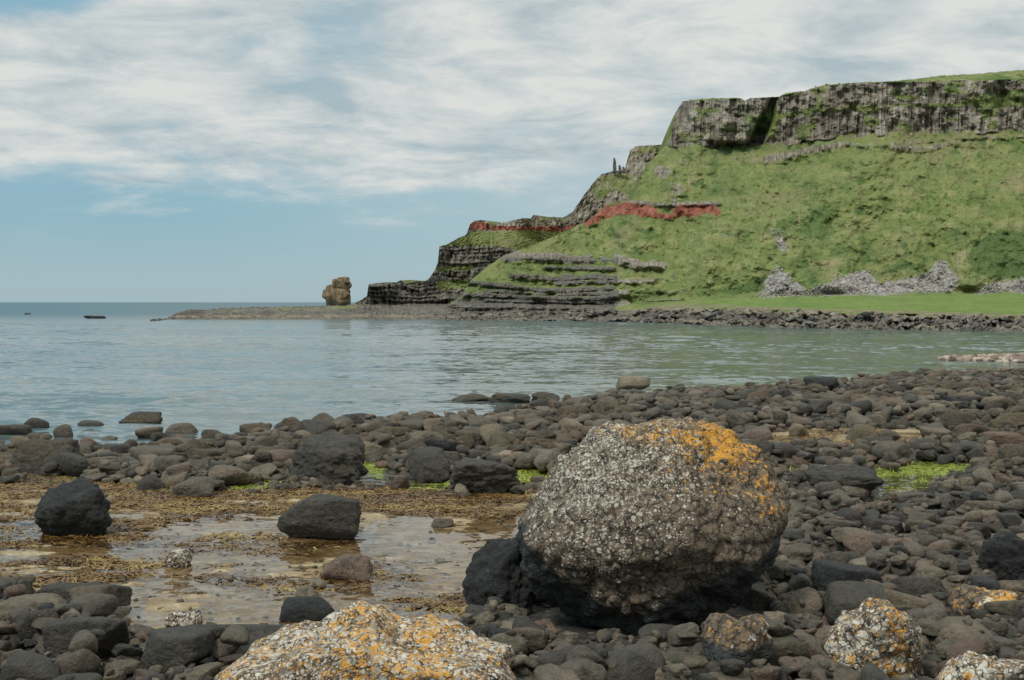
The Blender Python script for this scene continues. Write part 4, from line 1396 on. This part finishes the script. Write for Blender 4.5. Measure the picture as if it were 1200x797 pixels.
M_SHINGLE = shingle_mat()
pts = []
for _ in range(2600):
    p = 1106 + (1420 - 1106) * RNG.random()
    w = np.interp(p, [1106, 1150, 1200, 1420], [.4, 1.0, 1.8, 4])
    Yc = np.interp(p, [1106, 1200, 1420], [80, 78, 74])
    y = Yc + RNG.normal() * w * .8
    x = wx(p, Yc)
    z = np.interp(p, [1106, 1130, 1200, 1420], [.0, .12, .28, .5]) * math.exp(-((y - Yc) / (w * 1.2)) ** 2)
    pts.append((x, y, z, RNG.uniform(.12, .32)))
scatter_rocks('shingle_spit', pts, 'low spit of pinkish brown shingle reaching into the bay at right', 'shingle', 1, M_SHINGLE, 401)

HV, HS, HSH = hill_meshes['main']
pts, sc_pts = [], []
nr, nc = HS.shape
cand = np.argwhere(HS + fbm(HV.reshape(-1, 3) * .12, 3, 98).reshape(HS.shape) * .8 > .42)
for k in RNG.integers(0, len(cand), 5200):
    r, c = cand[k]
    x, y, z = HV[r, c] + RNG.normal(size=3) * np.array([.3, .3, .03])
    sc_pts.append((x, y, z, math.exp(RNG.uniform(math.log(.06), math.log(.22)))))
cand = np.argwhere(HSH > .5)
cl_ = fbm(HV[cand[:, 0], cand[:, 1]] * np.array([.09, .25, 0]), 3, 97)
cand = cand[cl_ > .02]
for k in RNG.integers(0, len(cand), 800):
    r, c = cand[k]
    if r == 0:
        continue
    x, y, z = HV[r, c] + RNG.normal(size=3) * np.array([.3, .8, .08])
    pts.append((x, y, z - .12, math.exp(RNG.uniform(math.log(.10), math.log(.55)))))


def scree_mat():
    m, t = mat('pale_scree')
    r = t.n('ShaderNodeNewGeometry').outputs['Random Per Island']
    c = t.ramp(r, [(0, (.15, .135, .12)), (.35, (.25, .225, .20)), (.75, (.36, .33, .295)), (1, (.54, .50, .45))])
    t.out(c, .9, None, .15)
    return m


scatter_rocks('scree', sc_pts, 'fans of pale broken stones at the foot of the grassy slope', 'scree', 1, scree_mat(), 402)
def rubble_mat():
    m, t = mat('wet_shore_rock')
    r = t.n('ShaderNodeNewGeometry').outputs['Random Per Island']
    c = t.ramp(r, [(0, (.028, .028, .027)), (.55, (.060, .056, .050)), (.85, (.12, .105, .088)), (1, (.24, .20, .165))])
    t.out(c, .8, None, .25)
    return m


scatter_rocks('shore_rubble', pts, 'dark tumbled rocks along the far shoreline below the lawn', 'rocks', 2, rubble_mat(), 403)
HV2, HG = hill_meshes['grass']
cand = np.argwhere(HG > .3)
pts = []
den_ = fbm(HV2[cand[:, 0], cand[:, 1]] * .06, 4, 95)
cand = cand[den_ > -.02]
for k in RNG.integers(0, len(cand), 3000):
    r, c = cand[k]
    x, y, z = HV2[r, c] + RNG.normal(size=3) * np.array([.3, .3, .05])
    pts.append((x, y, z, math.exp(RNG.uniform(math.log(.08), math.log(.24)))))


def tuft_mat():
    m, t = mat('rough_tussock')
    r = t.n('ShaderNodeNewGeometry').outputs['Random Per Island']
    c = t.ramp(r, [(0, (.100, .135, .046)), (.4, (.125, .160, .052)), (.75, (.175, .190, .072)), (1, (.235, .220, .10))])
    t.out(c, .95, None, .1)
    return m


scatter_rocks('hillside_vegetation', pts, 'tussocks and bracken dotted over the grassy slope', 'vegetation', 1, tuft_mat(), 404)
print('scatter', time.time() - T0)

# ------------------------------------------------------------------ seaweed and algae
def blades(name, polys, n, ln, wd, matl, label, cat, bias=None, lift=.02):
    allp = []
    for poly, share in polys:
        P = np.array([gp(a, b, .34) for a, b in poly])
        m = int(n * share * 3)
        lo, hi = P.min(0), P.max(0)
        lo[0] = max(lo[0], -13)
        x = RNG.uniform(lo[0], hi[0], m); y = RNG.uniform(lo[1], hi[1], m)
        ok = in_poly(x, y, [tuple(p) for p in P])
        cl = fbm(xyz(x * .55, y * 1.5), 4, 90)
        ok &= cl > (.0 if bias is None else bias)
        k = np.nonzero(ok)[0][:int(n * share)]
        allp.append(np.stack([x[k], y[k]], 1))
    q = np.concatenate(allp)
    m = len(q)
    ang = RNG.uniform(0, 2 * math.pi, m)
    L = RNG.uniform(*ln, m); Wd = RNG.uniform(*wd, m)
    bend = RNG.normal(size=m) * .9
    px_, py_ = q[:, 0].copy(), q[:, 1].copy()
    V = np.zeros((m, 4, 2, 3))
    hh = RNG.uniform(.1, 1, m) ** 2 * lift * 1.4
    for s in range(4):
        a2 = ang + bend * s / 3
        dx, dy = np.cos(a2), np.sin(a2)
        g = np.maximum(ground_z(px_, py_, True), POOL_Z - .035)
        ii = np.clip(((px_ - HX0) / HR).astype(int), 0, HN[0] - 1); jj = np.clip(((py_ - HY0) / HR).astype(int), 0, HN[1] - 1)
        hz = np.where(HM[ii, jj] - GM[ii, jj] < .12, np.maximum(g, HM[ii, jj] - .06), g)
        w = Wd * (1, 1.2, .9, .25)[s]
        for e, sg in enumerate((-1, 1)):
            V[:, s, e, 0] = px_ - dy * w * sg / 2
            V[:, s, e, 1] = py_ + dx * w * sg / 2
            V[:, s, e, 2] = hz + .008 + hh * (0.2, 1, .9, .1)[s] + RNG.normal(size=m) * .004
        px_ = px_ + dx * L / 3; py_ = py_ + dy * L / 3
    base = (np.arange(m) * 8)[:, None]
    Fa = np.concatenate([base + np.array([[2 * s, 2 * s + 1, 2 * s + 3, 2 * s + 2]]) for s in range(3)])
    obj(name, mesh_np(name, V.reshape(-1, 3), Fa, True, matl), kind='stuff', label=label, category=cat)


W_BACK = [(-250, 556), (40, 553), (130, 566), (240, 578), (340, 573), (470, 572), (540, 580), (655, 578), (660, 598), (560, 606), (430, 598), (320, 600), (200, 610), (140, 640), (30, 640), (-250, 640)]
W_LEFT = [(-250, 630), (30, 636), (140, 640), (180, 660), (130, 690), (60, 690), (-250, 700)]
W_ISL = [(140, 620), (420, 630), (520, 690), (470, 700), (300, 690), (150, 665)]
W_NEAR = [(440, 690), (545, 690), (570, 720), (520, 745), (440, 725)]
blades('seaweed', [(W_BACK, 1.0)], 30000, (.08, .30), (.008, .024), M_WEED, 'band of reddish brown seaweed along the foot of the cobble bank', 'seaweed', -.14)
blades('seaweed', [(W_LEFT, .18), (W_ISL, .07), (W_NEAR, .10), (WEED2_PX, .095)], 36000, (.08, .28), (.008, .024), M_WEED, 'brown and olive seaweed lying over the pool and its edges', 'seaweed')
blades('green_algae', [(p, 1 / len(ALGAE_PX)) for p in ALGAE_PX], 16000, (.03, .14), (.008, .03), M_ALGAE, 'bright yellow green algae in patches among the stones', 'algae', -9, .006)
print('weed', time.time() - T0)

# ------------------------------------------------------------------ sky, sun, camera
SUN_EL, SUN_AZ = math.radians(52), math.radians(-140)      # azimuth measured from +Y towards +X
w = bpy.data.worlds.new("World")
SC.world = w
w.use_nodes = True
t = NT(w.node_tree)
D = t.n('ShaderNodeTexCoord').outputs['Generated']
sky = t.n('ShaderNodeTexSky', sky_type='NISHITA', sun_disc=False, sun_elevation=SUN_EL, sun_rotation=SUN_AZ, air_density=1.0, dust_density=1.6, ozone_density=1.2)
sep = t.n('ShaderNodeSeparateXYZ', {0: D})
zc = t.m('MAXIMUM', sep.outputs[2], 0.0)
den = t.m('ADD', zc, .15)
u = t.m('DIVIDE', sep.outputs[0], den)
v = t.m('DIVIDE', sep.outputs[1], den)
pl = t.n('ShaderNodeCombineXYZ', {0: u, 1: v, 2: 0.0}).outputs[0]
c1 = t.noise(t.vm('ADD', t.scl(pl, .95, .80, 1), (7.3, 2.1, 0)), 1.55, 9, .60, .25)
c2 = t.noise(t.vm('ADD', t.scl(pl, 1.0, 1.1, 1), (3.1, 1.7, 0)), 3.2, 8, .62, .35)
el = t.ss(zc, .062, .128)
# clear band low on the left, pale veil to the right
az = t.m('DIVIDE', sep.outputs[0], t.m('MAXIMUM', sep.outputs[1], .05))
az = t.m('MAXIMUM', t.m('MINIMUM', az, 1.2), -1.2)
veil = t.ss(az, -.30, .20)
cov = t.m('ADD', t.m('SUBTRACT', t.m('MULTIPLY', c1, 1.75), .31), t.m('ADD', t.m('MULTIPLY', el, .46), t.m('MULTIPLY', veil, .06)))
hole = t.m('MULTIPLY', t.ss(az, -.25, -.36), t.ss(zc, .195, .228))
cov = t.m('SUBTRACT', cov, t.m('MULTIPLY', hole, .46))
cl = t.m('MULTIPLY', t.ss(cov, .60, 1.02), t.ss(zc, .035, .085))
cshade = t.ramp(t.m('ADD', t.m('MULTIPLY', c2, .7), t.m('MULTIPLY', c1, .3)), [(.38, (.40, .495, .53)), (.47, (.55, .605, .615)), (.58, (.735, .745, .715))])
skyc = t.n('ShaderNodeMix', data_type='RGBA', blend_type='MULTIPLY')
SKY_STR = .10
zen = t.ss(zc, .24, .6)
blue = t.mix(veil, (.262, .478, .585), (.39, .545, .595))
blue = t.mix(t.ss(zc, .07, .0), blue, (.41, .56, .62))
skyl = t.mix(.80, t.mix(1.0, sky.outputs[0], (SKY_STR, SKY_STR, SKY_STR), 'MULTIPLY'), blue)
veilc = t.mix(t.m('MULTIPLY', t.m('MULTIPLY', veil, t.ss(zc, .0, .09)), .40), skyl, (.52, .60, .63))
final = t.mix(t.m('MULTIPLY', cl, .93), veilc, cshade)
final = t.mix(zen, final, t.mix(1.0, final, (1.9, 1.84, 1.74), 'MULTIPLY'))
bg = t.n('ShaderNodeBackground', {'Color': final, 'Strength': 1.0})
t.n('ShaderNodeOutputWorld', {'Surface': bg.outputs[0]})

sd = bpy.data.lights.new('sun', 'SUN')
sd.energy = 2.8
sd.angle = math.radians(10)
sd.color = (1.0, .95, .86)
so = bpy.data.objects.new('sun', sd)
COL.objects.link(so)
dirv = Vector((math.sin(SUN_AZ) * math.cos(SUN_EL), math.cos(SUN_AZ) * math.cos(SUN_EL), math.sin(SUN_EL)))
so.rotation_euler = (-dirv).to_track_quat('-Z', 'Y').to_euler()
so.location = (0, 0, 60)

cam = bpy.data.cameras.new('camera')
cam.sensor_width = 36
cam.lens = 36 * F / 1200
cam.shift_y = -(398.5 - HOR) / 1200
cam.clip_start = .1
cam.clip_end = 30000
co = bpy.data.objects.new('camera', cam)
COL.objects.link(co)
co.location = (0, 0, CAMH)
co.rotation_euler = (math.pi / 2, 0, 0)
SC.camera = co

SC.view_settings.view_transform = 'Standard'
SC.view_settings.look = 'None'
SC.view_settings.exposure = 0
SC.view_settings.gamma = 1
SC.render.engine = 'CYCLES'
SC.cycles.max_bounces = 5
SC.cycles.diffuse_bounces = 2
SC.cycles.glossy_bounces = 2
SC.cycles.transparent_max_bounces = 6
SC.cycles.use_denoising = True
print('done', time.time() - T0)
